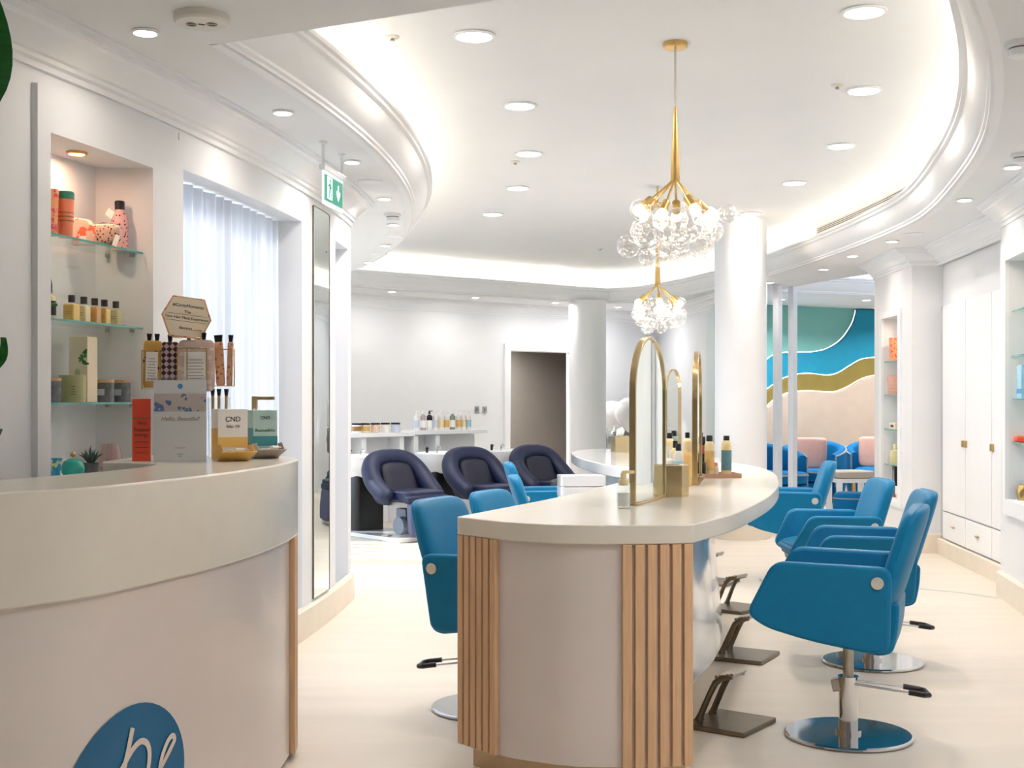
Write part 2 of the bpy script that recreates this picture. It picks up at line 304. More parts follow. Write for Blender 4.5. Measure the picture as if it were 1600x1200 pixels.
# left wall: strips with real thickness, openings and niche
T = .26
Yn0, Yn1 = wall_y(70), wall_y(231)
Yo0, Yo1 = wall_y(280), wall_y(472)
Ym0, Ym1 = wall_y(488), wall_y(511.5)
Yp0, Yp1 = wall_y(524), 8.56
def strip(mb, y0, y1, z0, z1, d0=0, d1=T, n=None):
    n = n or max(1, int((y1-y0)/.12)); ys = [y0+(y1-y0)*i/n for i in range(n+1)]; vs = []
    for y in ys: vs += [(wx(y)-d0, y, z0), (wx(y)-d1, y, z0), (wx(y)-d1, y, z1), (wx(y)-d0, y, z1)]
    fs = [(4*i+k, 4*i+(k+1) % 4, 4*i+4+(k+1) % 4, 4*i+4+k) for i in range(n) for k in range(4)]+[(0, 1, 2, 3), (4*n+3, 4*n+2, 4*n+1, 4*n)]
    mb.add(vs, fs)
wl = MB()
NB, NT, OT = 1.05, 2.30, 2.35
strip(wl, 1.0, Yn0, 0, SOFF+.04); strip(wl, Yn0, Yn1, 0, NB); strip(wl, Yn0, Yn1, NT, SOFF+.04); strip(wl, Yn0, Yn1, NB, NT, .215, T); strip(wl, Yn1, Yo0, 0, SOFF+.04)
strip(wl, Yo0, Yo1, OT, SOFF+.04); strip(wl, Yo0, Yo1, 0, .12); strip(wl, Yo1, Yp0, 0, SOFF+.04); strip(wl, Yp0, Yp1, OT, SOFF+.04); strip(wl, Yp0, Yp1, 0, .12); strip(wl, Yp1, 8.68, 0, SOFF+.04)
WL = struct(wl.build('wall_left', 'wall_white', smooth=20))
lw_path = [(wx(y), y) for y in [1.0+.15*i for i in range(52)]]
struct(MB().sweep(lw_path, CORN).build('trim_3', 'trim_white', smooth=28))
struct(MB().sweep([p for p in lw_path if p[1] > 4]+[(wx(8.68), 8.68), (wx(8.72)-.28, 8.72)], SKIRT).build('baseboard_left', 'skirt_cream', smooth=28))
# panel seam and niche frame
for y in (Yo0-.004,):
    struct(MB().box((wx(y)+.001, y, 1.25), (.004, .006, 2.5)).build('panel_seam', 'detector', WL))
fr = MB(); yA, yB = Yn0-.075, Yn1+.0
for (a, b, z0, z1) in ((yA, Yn0, NB-.08, NT+.16), (Yn1, Yn1+.03, NB-.08, NT+.02)):
    strip(fr, a, b, z0, z1, -.022, .0, 2)
strip(fr, Yn0, Yn1+.03, NT, NT+.02, -.022, 0); strip(fr, Yn0, Yo0-.01, NT+.02, NT+.16, -.022, 0); strip(fr, Yn0, Yn1+.03, NB-.08, NB, -.022, 0); strip(fr, Yn1+.03, Yo0-.01, NB-.08, NT+.02, -.022, 0)
struct(fr.build('trim_4', 'wall_white', smooth=20))
# windows behind the sheer curtains
def window(n, y0, y1):
    m = MB()
    for y in (y0+.03, y1-.03, (y0+y1)/2): m.box((wx(y)-.235, y, 1.235), (.05, .05, 2.23))
    w = struct(m.build('window_%d' % n, 'window_white'))
    m = MB(); strip(m, y0, y1, .12, .17, .21, .26); strip(m, y0, y1, 2.30, 2.35, .21, .26); m.build('window_frame', 'window_white', w)
    m = MB(); ys = [y0+(y1-y0)*i/8 for i in range(9)]
    m.add([(wx(y)-.25, y, z) for y in ys for z in (.12, 2.35)], [(2*i, 2*i+2, 2*i+3, 2*i+1) for i in range(8)]); m.build('pane', 'clear', w)
window(1, Yo0, Yo1); window(2, Yp0, Yp1)
def curtain(y0, y1, label, d=.13, amp=.019, wl_=.12):
    m = MB(); n = int((y1-y0)/.008); vs = []
    for i in range(n+1):
        y = y0+(y1-y0)*i/n; ph = 2*math.pi*(y-y0)/wl_; o = amp*(math.sin(ph+.6*math.sin(ph*.31))+.3*math.sin(2.3*ph))
        for z, k in ((.14, 1.15), (.9, 1), (1.7, .95), (2.34, .8)): vs.append((wx(y)-d+o*k, y, z))
    m.add(vs, [(4*i+k, 4*i+4+k, 4*i+5+k, 4*i+1+k) for i in range(n) for k in range(3)])
    tag(m.build('sheer_curtain', 'curtain', smooth=80), label, 'curtain')
curtain(Yo0+.005, Yo1-.005, 'long white sheer curtain filling the wide window opening beside the shelf niche')
curtain(Yp0+.005, Yp1-.005, 'narrow sheer curtain in the far window opening past the wall mirror')
# far left wall with tall windows, return wall
fl = MB(); X0 = -2.9
wins = [(9.35, 10.75), (11.0, 12.4), (12.65, 14.0)]
ys = 8.7
for a, b in wins:
    fl.box((X0-.1, (ys+a)/2, 1.36), (.2, a-ys, 2.72)); fl.box((X0-.1, (a+b)/2, 2.56), (.2, b-a, .32)); fl.box((X0-.1, (a+b)/2, .1), (.2, b-a, .2)); ys = b
fl.box((X0-.1, (ys+15.6)/2, 1.36), (.2, 15.6-ys, 2.72)); struct(fl.build('wall_far_left', 'wall_white', smooth=0))
struct(MB().box(((wx(8.7)-2.95)/2-.02, 8.76, 1.36), (wx(8.7)+2.95-.02, .12, 2.72)).build('wall_return', 'wall_white', smooth=0))
for i, (a, b) in enumerate(wins):
    w = MB()
    for k in range(6): w.box((X0-.1, a+.03+(b-a-.06)*k/5, 1.3), (.06, .06, 2.2))
    w = struct(w.build('window_%d' % (i+3), 'window_white', smooth=0))
    for z in (.225, 1.3, 2.375): MB().box((X0-.1, (a+b)/2, z), (.06, b-a, .05)).build('window_bar', 'window_white', w, smooth=0)
    MB().box((X0-.1, (a+b)/2, 1.3), (.006, b-a, 2.2)).build('pane', 'clear', w, smooth=0)
# back wall with doorway
dB = Vector((.75, .66)).normalized(); nB = Vector((dB.y, -dB.x)); B0 = Vector((-.5, 17.5))
def bw(t, o=0): return B0+dB*t+nB*o
def bw_t(px, o=0):
    r = (px-800)/F; q = B0+nB*o; return (q.x-r*q.y)/(r*dB.y-dB.x)
t0, t1 = bw_t(795.5), bw_t(795.5)+1.25
angB = math.atan2(dB.y, dB.x)
def wbox(mb, ta, tb, z0, z1, o0=-.15, o1=0):
    a, b, c, d = bw(ta, o1), bw(tb, o1), bw(tb, o0), bw(ta, o0); mb.prism([tuple(a), tuple(b), tuple(c), tuple(d)], z0, z1)
m = MB(); DH = 2.02
wbox(m, -3.4, t0, 0, 2.72); wbox(m, t1, 4.0, 0, 2.72); wbox(m, t0, t1, DH, 2.72); struct(m.build('wall_back', 'wall_white', smooth=0))
m = MB(); wbox(m, t0-.10, t0, 0, DH+.10, -.02, .03); wbox(m, t1, t1+.1, 0, DH+.1, -.02, .03); wbox(m, t0, t1, DH, DH+.10, -.02, .03); struct(m.build('trim_5', 'trim_white', bevel=.01))
m = MB(); wbox(m, t0-.5, t1+2.0, 0, 2.6, -1.6, -1.5); struct(m.build('wall_corridor', 'taupe', smooth=0))
m = MB(); wbox(m, t0-.6, t0-.5, 0, 2.6, -1.6, -.15); wbox(m, t1+1.9, t1+2.0, 0, 2.6, -1.6, -.15); wbox(m, t0-.6, t1+2, 2.45, 2.55, -1.6, -.15); struct(m.build('ceiling_corridor', 'taupe', smooth=0))
struct(MB().sweep([tuple(bw(-3.3)), tuple(bw(4.0))], CORN).build('trim_6', 'trim_white', smooth=28))
struct(MB().sweep([tuple(bw(-3.3)), tuple(bw(t0-.1))], SKIRT).build('baseboard_back', 'skirt_cream', smooth=28))
for i in range(2):
    t = bw_t(745+12*i); p = bw(t, .006)
    sw = thing('wall_switch', ['square grey metal wall switch beside the doorway, first of the pair from the shelf', 'square grey metal wall switch nearer the doorway trim'][i], 'switch', (p.x, p.y, 1.20), angB, 'switches by the doorway')
    MB().box((0, 0, 0), (.072, .012, .09)).build('plate', 'steel', sw, .002); MB().box((0, -.008, 0), (.03, .008, .05)).build('rocker', 'motor_grey', sw, .001)
# far right wall with mirror, lounge walls, right wall run
FR = [tuple(bw(3.7)), (2.78, 14.55)]
struct(MB().sweep(FR, [(0, 0), (0, 2.72), (-.12, 2.72), (-.12, 0)], True).build('wall_far_right', 'wall_white', smooth=0))
struct(MB().sweep(FR, CORN).build('trim_7', 'trim_white', smooth=28))
fa, fb = Vector(FR[0]), Vector(FR[1]); fd = (fb-fa).normalized(); fn_ = Vector((fd.y, -fd.x))
def fr_pt(px, o=0):
    r = (px-800)/F; q = fa+fn_*o; t = (q.x-r*q.y)/(r*fd.y-fd.x); return q+fd*t
a = fr_pt(1104, .012); b = a+Vector((.0, -.0)); e = Vector(((1117-800)/F*14.6, 14.6))
gf = thing('glass_screen', 'narrow upright glass screen with a teal edge beside the round column', 'glass screen', (0, 0, 0))
MB().sweep([tuple(a), tuple(e)], [(-.005, .0), (-.005, 2.44), (.005, 2.44), (.005, .0)], True).build('pane', 'shelf_glass', gf, smooth=0)
ed_ = (e-a).normalized(); MB().sweep([tuple(e), tuple(e+ed_*.012)], [(-.009, .0), (-.009, 2.44), (.009, 2.44), (.009, .0)], True).build('pane_edge', 'teal_edge', gf, smooth=0)
LA, LB = Vector((3.65, 18.0)), Vector((5.08, 18.8)); ld = (LB-LA).normalized(); ln = Vector((ld.y, -ld.x))
def lw(s, o=0): return LA+ld*s+ln*o
def lw_s(px, o=0):
    r = (px-800)/F; q = LA+ln*o; return (q.x-r*q.y)/(r*ld.y-ld.x)
struct(MB().sweep([tuple(lw(-1.19)), tuple(lw(3.6))], [(0, 0), (0, 2.72), (-.1, 2.72), (-.1, 0)], True).build('wall_lounge', 'wave_green', smooth=0))
struct(MB().sweep([(6.75, 19.9), (6.75, 11.2), (3.95, 11.2)], [(0, 0), (0, 2.72), (-.1, 2.72), (-.1, 0)], True).build('wall_lounge_side', 'wall_white', smooth=0))
# right pillar with niche, cabinet wall, near right wall with niche : faces looking left (travel towards the camera, room on the right-hand side)
PA, PB, PC = Vector((3.56, 12.57)), Vector((3.505, 11.2)), Vector((3.75, 11.27))
def face_s(A, B, px):
    d = (B-A).normalized(); r = (px-800)/F; return (A.x-r*A.y)/(r*d.y-d.x)
def wall_with_hole(mb, A, B, s0, s1, z0, z1, depth, thick):
    d = (B-A).normalized(); n = Vector((d.y, -d.x)); L = (B-A).length
    def bx(a, b, za, zb, o0, o1):
        mb.prism([tuple(A+d*a+n*o1), tuple(A+d*b+n*o1), tuple(A+d*b+n*o0), tuple(A+d*a+n*o0)], za, zb)
    bx(0, s0, 0, 2.72, -thick, 0); bx(s1, L, 0, 2.72, -thick, 0); bx(s0, s1, 0, z0, -thick, 0); bx(s0, s1, z1, 2.72, -thick, 0); bx(s0, s1, z0, z1, -thick, -depth)
s0, s1 = face_s(PA, PB, 1380.5), face_s(PA, PB, 1405.5); m = MB(); wall_with_hole(m, PA, PB, s0, s1, .42, 2.11, .22, .27); m.prism([(3.50, 11.2), (3.76, 11.2), (3.85, 11.3), (3.85, 12.57), (3.80, 12.57), (3.80, 11.3)], 0, 2.72)
struct(m.build('wall_pillar', 'wall_white', smooth=0))
struct(MB().sweep([(4.2, 12.6), tuple(PA), tuple(PB), (3.76, 11.2)], CORN).build('trim_8', 'trim_white', smooth=28))
struct(MB().sweep([tuple(PA), tuple(PB), (3.76, 11.2)], SKIRT).build('baseboard_pillar', 'skirt_cream', smooth=28))
pd = (PB-PA).normalized(); pn = Vector((pd.y, -pd.x))
m = MB()
for (a, b, z0, z1) in ((s0-.09, s0, .36, 2.17), (s1, s1+.09, .36, 2.17), (s0, s1, .36, .42), (s0, s1, 2.11, 2.17)):
    m.prism([tuple(PA+pd*a+pn*.02), tuple(PA+pd*b+pn*.02), tuple(PA+pd*b), tuple(PA+pd*a)], z0, z1)
struct(m.build('trim_9', 'trim_white'))
KA, KB = Vector((3.74, 11.22)), Vector((3.585, 9.44)); kd = (KB-KA).normalized(); kn = Vector((kd.y, -kd.x)); KL = (KB-KA).length
struct(MB().sweep([tuple(KA+kn*-.03), tuple(KB+kd*.4+kn*-.03)], [(0, 0), (0, 2.72), (-.2, 2.72), (-.2, 0)], True).build('wall_right', 'wall_white', smooth=0))
struct(MB().sweep([tuple(KA), tuple(KB+kd*.3)], CORN).build('trim_10', 'trim_white', smooth=28))
struct(MB().sweep([tuple(KA), tuple(KB+kd*.3)], [(-.04, .14), (.018, .14), (.03, .13), (.03, 0)]).build('baseboard_right', 'skirt_cream', smooth=28))
RA, RB = Vector((3.355, 8.79)), Vector((3.24, 8.09)); rd = (RB-RA).normalized(); rn = Vector((rd.y, -rd.x)); RB2 = RA+rd*1.6
r0, r1 = face_s(RA, RB2, 1576.5), 1.15
m = MB(); wall_with_hole(m, RA, RB2, r0, r1, .68, 2.27, .24, .3); struct(m.build('wall_right_near', 'wall_white', smooth=0))
struct(MB().prism([tuple(RA), (3.9, 8.85), (3.9, 9.5), (3.66, 9.3)], 0, 2.72).build('wall_right_return', 'wall_white', smooth=0))
right_run = [tuple(RB2), (2.95, 6.4), (2.62, 5.2), (2.35, 4.0), (2.3, 2), (2.6, -2.6), (-3.3, -2.6), (-3.1, 0), (wx(1.0), 1.0)]
struct(MB().sweep(right_run, [(0, 0), (0, 2.72), (-.1, 2.72), (-.1, 0)], True).build('wall_front', 'wall_white', smooth=0))
struct(MB().sweep([tuple(RA), tuple(RB2)]+right_run[1:4], CORN).build('trim_11', 'trim_white', smooth=28))
struct(MB().sweep([tuple(RA), tuple(RB2)]+right_run[1:4], SKIRT).build('baseboard_right_near', 'skirt_cream', smooth=28))
m = MB()
for (a, b, z0, z1) in ((r0-.07, r0, .58, 2.36), (r1, r1+.07, .58, 2.36), (r0, r1, .58, .68), (r0, r1, 2.27, 2.36)):
    m.prism([tuple(RA+rd*a+rn*.025), tuple(RA+rd*b+rn*.025), tuple(RA+rd*b), tuple(RA+rd*a)], z0, z1)
struct(m.build('trim_12', 'trim_white'))
# columns and posts
def column(px, Y, r, h, base=True):
    x = (px-800)/F*Y; o = struct(MB().lathe([(r, 0), (r, h)], 48, (x, Y, 0)).build('column', 'wall_white', smooth=40))
    MB().lathe([(r+.03, 0), (r+.03, .16), (r+.018, .172), (r, .172)], 48, (x, Y, 0)).build('baseboard', 'skirt_cream', o)
column(1157, 12.44, .25, TRAY); column(918, 17.55, .255, SOFF+.02)
for px, Y in ((1215, 14.85), (1238.5, 15.05)):
    x = (px-800)/F*Y; struct(MB().box((x, Y, SOFF/2), (.078, .078, SOFF), math.radians(40)).build('post', 'trim_white', bevel=.004))
# ================================================================ CEILING FITTINGS
def downlight(p, r, h, watts, label, group, lens='lens', spread=150, col=LAMP):
    t = thing('downlight', label, 'downlight', (p.x, p.y, h), 0, group)
    MB().lathe([(r*1.22, -.002), (r*1.22, -.008), (r*1.02, -.012), (r, -.004), (r, .0)], 32).build('trim_ring', 'trim_white', t)
    MB().lathe([(0, -.003), (r, -.003)], 32).build('lens', lens, t)
    l = bpy.data.lights.new('lamp', 'AREA'); l.shape = 'DISK'; l.size = r*1.8; l.energy = watts; l.color = col; l.spread = math.radians(spread)
    o = bpy.data.objects.new('lamp', l); C.objects.link(o); o.parent = t; o.location = (0, 0, -.02)
ORD = ['first', 'second', 'third', 'fourth', 'fifth', 'sixth', 'seventh', 'eighth']
for i, (px, py) in enumerate([(741, 55), (812, 164), (826, 239), (809, 293), (770, 334)]):
    downlight(onh(px, py, TRAY), .085, TRAY, TRAY_W*(.65, .95, 1, 1.1, 1.1)[i], 'large round tray-ceiling downlight, %s from the camera in the row left of the chandeliers' % ORD[i], 'tray downlights')
for i, (px, py) in enumerate([(1350, 17), (1350, 140), (1314, 227), (1241, 285), (1173, 333)]):
    downlight(onh(px, py, TRAY), .085, TRAY, TRAY_W*(.65, .9, .95, .9, .4)[i], 'large round tray-ceiling downlight, %s from the camera in the row right of the chandeliers' % ORD[i], 'tray downlights', spread=90 if i == 4 else 150)
for i, (px, py) in enumerate([(227, 48), (442, 174), (550, 251.5), (600.5, 309), (615, 350), (602, 382.5), (576, 409)]):
    downlight(onh(px, py, SOFF), .04, SOFF, (1.3, 2.0, 3.5, 5, 6, 6, 6)[i], 'small soffit downlight along the curtain wall, %s from the camera' % ORD[i], 'small downlights in the left soffit')
for i, (px, py) in enumerate([(612, 455), (743, 464), (868, 472), (966, 479)]):
    downlight(onh(px, py, SOFF), .045, SOFF, SOFF_W*(1.5, 1.7, 1.9, 3.5)[i], 'small downlight in the soffit along the back wall, %s from the curtain side' % ORD[i], 'small downlights along the back wall', spread=178)
for i, (px, py) in enumerate([(1582, 259.6), (1507, 311), (1394, 376), (1332, 399), (1287, 420), (1202.5, 440.6)]):
    downlight(onh(px, py, SOFF), .045, SOFF, SOFF_W*.42, 'small downlight in the soffit along the cabinet wall, %s from the camera' % ORD[i], 'small downlights in the right soffit')
downlight(onh(1354, 468, SOFF), .05, SOFF, 32, 'small downlight in the lounge ceiling before the wave wall', 'small downlights in the lounge')
downlight(Vector((3.55, 16.9)), .05, SOFF, 32, 'added unseen lounge fill downlight above the white posts', 'small downlights in the lounge')  # unseen lamp, added to brighten the lounge
downlight(Vector((5.9, 17.9)), .05, SOFF, 32, 'added unseen lounge fill downlight behind the niche pillar', 'small downlights in the lounge')  # second added lamp, lifts the lounge from out of view
q = bw(t0+.7, -.8); downlight(q, .05, 2.44, 95, 'added unseen fill downlight in the passage behind the doorway', 'added passage fill')  # lamp added so the passage walls do not render black
for i, (x, y) in enumerate([(-.35, 2.0), (1.15, 2.2), (1.75, 3.0)]):  # added lamps out of view: front fill for counter, leaflet and island end
    downlight(Vector((x, y)), .05, SOFF, (2, 13, 20)[i], 'added unseen fill downlight in the ceiling behind the camera, %s one' % ORD[i], 'added fill downlights')
def disc_fitting(name, px, py, h, r, label, cat, mat_='detector'):
    p = onh(px, py, h); t = thing(name, label, cat, (p.x, p.y, h)); return t
for i, (px, py, r, lb) in enumerate([(578, 283, .075, 'flat round white ceiling speaker beyond the exit sign'), (617, 368.5, .075, 'flat round ceiling speaker past the smoke detector'), (592, 396.5, .075, 'farthest flat round ceiling speaker over the curtain wall'), (1428, 365, .08, 'flat round ceiling speaker above the niche pillar corner')]):
    t = disc_fitting('ceiling_speaker', px, py, SOFF, r, lb, 'speaker'); MB().lathe([(r, 0), (r, -.005), (r*.96, -.008)], 32).build('rim', 'trim_white', t); MB().lathe([(0, -.0075), (r*.95, -.0075)], 32).build('grille', 'detector', t)
p = onh(315, 24, SOFF); t = thing('alarm_sounder', 'round cream ceiling alarm with two slotted grilles above the reception counter', 'alarm', (p.x, p.y, SOFF))
MB().lathe([(.095, 0), (.095, -.022), (.088, -.030), (0, -.031)], 40).build('body', 'detector', t)
for sx in (-1, 1):
    for k in range(3): MB().tube([(sx*.035+(.006+.006*k)*math.cos(a*.4), (.008+.006*k)*math.sin(a*.4), -.0315) for a in range(16)], .0012, 5, True).build('slot_ring', 'bronze', t)
MB().box((0, 0, -.032), (.022, .008, .002), .5).build('badge', 'dark_slot', t)
for i, (px, py, lb) in enumerate([(613, 334, 'white stepped smoke detector on the left soffit'), (1598, 240, 'smoke detector cut by the frame above the cabinets'), (1597, 66, 'round detector cut by the frame at the upper corner')]):
    p = onh(px, py, SOFF); t = thing('smoke_detector', lb, 'smoke detector', (p.x, p.y, SOFF))
    MB().lathe([(.062, 0), (.062, -.018), (.056, -.022), (.05, -.022)], 28).build('base', 'trim_white', t); MB().lathe([(.046, -.022), (.046, -.036)], 28).build('vent', 'bronze', t); MB().lathe([(.05, -.028), (.048, -.05), (.03, -.058), (0, -.058)], 28).build('cap', 'trim_white', t)
for i, (px, py, lb) in enumerate([(613, 57, 'tiny sprinkler rosette at the near corner of the tray ceiling'), (805, 252, 'tiny sprinkler rosette beside the third downlight of the left row'), (1308, 132.5, 'round sprinkler rosette beside the second downlight of the right row'), (938, 388, 'small white sensor near the far cove')]):
    p = onh(px, py, TRAY); t = thing('sprinkler', lb, 'sprinkler', (p.x, p.y, TRAY)); MB().lathe([(.035, 0), (.035, -.006), (.02, -.012), (0, -.012)], 20).build('rosette', 'detector', t); MB().cyl((0, 0, -.012), (0, 0, -.024), .008, .012, 10).build('head', 'steel', t)
# air grille in the tray wall, right
seg = [p for p in tray_out if p[0] > 2.9 and 8.75 < p[1] < 12.9]
gr = thing('air_grille', 'long curved air grille of thin slats above the cove on the cabinet side', 'grille')
MB().sweep(seg, [(.004, 2.918), (.004, 3.03)]).build('backing', 'dark_slot', gr)
for k in range(7): MB().sweep(seg, [(.004, 2.920+.0165*k), (.016, 2.916+.0165*k), (.016, 2.925+.0165*k), (.004, 2.929+.0165*k)], True).build('slat', 'stone_white', gr)
# exit sign
a, b = onh(505, 220.5, SOFF), onh(534, 240, SOFF); d = (b-a); L = d.length; ang = math.atan2(d.y, d.x)
ex = thing('exit_sign', 'hanging green emergency exit sign with running figure and down arrow', 'sign', (a.x, a.y, SOFF), ang)
for i, x in enumerate((0, L)):
    MB().lathe([(.02, 0), (.02, -.012), (.012, -.016), (.008, -.016)], 16, (x, 0, 0)).build('ceiling_cup', 'trim_white', ex); MB().cyl((x, 0, -.01), (x, 0, -.125), .008, n=10).build('rod', 'trim_white', ex)
MB().box((L/2, 0, -.135), (L+.04, .035, .03)).build('housing', 'trim_white', ex, .004)
pl = MB().box((L/2, 0, -.235), (L+.02, .008, .17)).build('panel', 'exit_light', ex, .002)
MB().box((L/2, -.0055, -.232), (L-.01, .003, .135)).build('green_field', 'exit_green', pl)
arrow = [(-.007, .042), (.007, .042), (.007, -.012), (.03, .012), (.03, -.008), (0, -.042), (-.03, -.008), (-.03, .012), (-.007, -.012)]
MB(Matrix.Translation((L*.73, 0, -.232))).prism(arrow, -.0085, -.007, 'y').build('arrow', 'exit_light', pl)
MB().box((L*.27, -.0078, -.228), (.085, .0015, .115)).build('doorway_symbol', 'exit_light', pl)
fg = MB(Matrix.Translation((L*.27, 0, -.232))); fg.prism([(.012*math.cos(a*.5)+.008, .012*math.sin(a*.5)+.042) for a in range(12)], -.0100, -.0088, 'y')
for q in ([(-.012, .03), (.014, .026), (.008, -.012), (-.014, -.008)], [(-.012, .03), (-.036, .012), (-.03, .006), (-.008, .02)], [(.012, .026), (.032, .004), (.026, -.002), (.006, .014)], [(-.014, -.008), (-.004, -.01), (-.012, -.05), (-.03, -.05)], [(-.004, -.01), (.008, -.012), (.03, -.03), (.024, -.045)]): fg.prism(q, -.0100, -.0088, 'y')
fg.build('running_figure', 'exit_green', pl)
# ================================================================ CHANDELIERS
BUB = [(-285, 300, 75), (-165, 320, 82), (0, 365, 82), (135, 260, 82), (270, 330, 80), (385, 330, 66), (425, 320, 50), (-355, 550, 85), (-225, 490, 112), (-105, 480, 80), (-185, 620, 66), (-45, 600, 75), (45, 520, 75), (195, 560, 92), (115, 450, 75), (215, 430, 80), (300, 440, 80), (-250, 400, 70), (-60, 400, 60), (60, 620, 55), (-120, 560, 70), (160, 380, 60), (330, 420, 45), (-300, 440, 48), (10, 460, 60), (-150, 410, 55), (90, 540, 50), (240, 520, 55), (280, 380, 60), (-80, 640, 60)]
def chandelier(loc, label):
    t = thing('bubble_chandelier', label, 'chandelier', loc, 0, 'bubble chandeliers'); k = .000593
    MB().lathe([(.057, 0), (.057, -.02), (.052, -.026), (0, -.027)], 32).build('canopy', 'brass', t)
    MB().cyl((0, 0, -.02), (0, 0, -.30), .005, n=8).build('cord', 'stone_white', t)
    MB().lathe([(.006, -.295), (.008, -.31), (.022, -.60), (.022, -.64), (.014, -.65), (0, -.65)], 20).build('stem', 'brass', t)
    heads = [(-.125, -.05, -.74), (-.09, .07, -.73), (-.055, -.09, -.76), (.05, -.07, -.735), (.115, .04, -.74), (.02, .12, -.73)]
    for i, h in enumerate(heads):
        v = Vector(h); o = Vector((0, 0, -.63)); dr = (v-o).normalized()
        a_ = MB().cyl(o, v, .0055, n=8).build('arm', 'brass', t)
        MB().cyl(v-dr*.012, v+dr*.05, .019, .021, 16).build('socket', 'brass', a_)
        MB(Matrix.Translation(v+dr*.075)).sphere((0, 0, 0), .026, 14).build('bulb', 'bulb', a_)
        if i in (0, 3, 5):
            l = bpy.data.lights.new('lamp', 'POINT'); l.energy = 5; l.color = (1, .86, .66); l.shadow_soft_size = .03; lo = bpy.data.objects.new('lamp', l); C.objects.link(lo); lo.parent = t; lo.location = v+dr*.075
    rnd = random.Random(3)
    for i, (x, y, r) in enumerate(BUB):
        rim = math.sqrt(max(0, 1-(x/430)**2)); yy = rnd.uniform(-.2, .2)*rim
        MB(Matrix.Translation((x*k, yy, -.62-(y-20)*k))).sphere((0, 0, 0), r*k*1.1, 20).build('glass_bubble', 'bubble', t)
    return t
p = onh(1055, 67, TRAY); ch = chandelier((p.x, p.y, TRAY), 'brass and clear glass bubble chandelier hanging nearer the camera'); ch.scale = (1.06, 1.06, 1.06); dup(ch, (1.20, 10.55, TRAY-.14), 2.2, 'brass and clear glass bubble chandelier hanging farther away, lower in the picture')
# second one hangs on a longer drop: fill the gap to the ceiling
far_ch = [o for o in C.objects if o.get('label', '').endswith('lower in the picture')][0]
MB().cyl((0, 0, 0), (0, 0, .132), .007, n=8).build('drop_rod', 'brass', far_ch)
# ================================================================ RECEPTION COUNTER
OC = [(-2.3, 2.55), (-1.75, 2.8), (-1.45, 2.97), (-1.25, 3.13), (-1.1, 3.33), (-1.0, 3.6), (-.91, 3.9), (-.835, 4.3), (-.81, 4.69), (-.83, 4.95), (-.93, 5.13), (-1.2, 5.2), (-1.49, 5.2)]
IC = [(-2.3, 2.95), (-1.95, 3.15), (-1.72, 3.3), (-1.56, 3.48), (-1.45, 3.65), (-1.36, 3.86), (-1.29, 4.08), (-1.245, 4.33), (-1.26, 4.52), (-1.31, 4.6), (-1.37, 4.65), (-1.44, 4.67), (-1.5, 4.68)]
HC = 1.12
oc, ic = catmull(OC, 10), catmull(IC, 10); oc_in = offset(oc, -.035)
rc = thing('reception_counter', 'curved reception counter with deep cream band, blush front panel and blue logo', 'counter', (-1.4, 4.0, 0)); ro = Vector((-1.4, 4.0, 0))
def RM(): return MB(Matrix.Translation(-ro))
m = RM(); vs = []; n = len(oc)
for a, b, c in zip(oc, ic, oc_in): vs += [(a[0], a[1], .832), (a[0], a[1], HC), (b[0], b[1], HC), (b[0], b[1], HC-.05), (c[0], c[1], HC-.05), (c[0], c[1], .832)]
m.add(vs, [(6*i+k, 6*i+(k+1) % 6, 6*i+6+(k+1) % 6, 6*i+6+k) for i in range(n-1) for k in range(6)]+[tuple(range(6)), tuple(range(6*n-6, 6*n))[::-1]]); m.build('counter_top', 'stone_white', rc, .006, seg=2)
PAN = offset(oc, -.022); cut = max(i for i, p in enumerate(PAN) if p[1] < 4.80)
RM().sweep(PAN[:cut+1], [(0, .02), (0, .834), (-.02, .834), (-.02, .02)], True).build('front_panel', 'panel_pink', rc)
RM().sweep(PAN[cut:], [(-.012, .02), (-.012, .834), (-.03, .834), (-.03, .02)], True).build('slat_backing', 'panel_pink', rc)
sp = offset(oc, -.004)[cut:]; tot = arclen(sp)[-1]; k = .022
while k < tot-.02:
    q, tg = at_len(sp, k); M = Matrix.Translation((q.x-ro.x, q.y-ro.y, 0)) @ Matrix.Rotation(math.atan2(tg.y, tg.x), 4, 'Z'); MB(M).box((0, .012, .427), (.030, .03, .812)).build('slat', 'wood', rc, .003); k += .042
IN = offset(ic, .02)
RM().sweep(IN, [(0, .02), (0, 1.07), (.02, 1.07), (.02, .02)], True).build('inner_panel', 'panel_pink', rc)
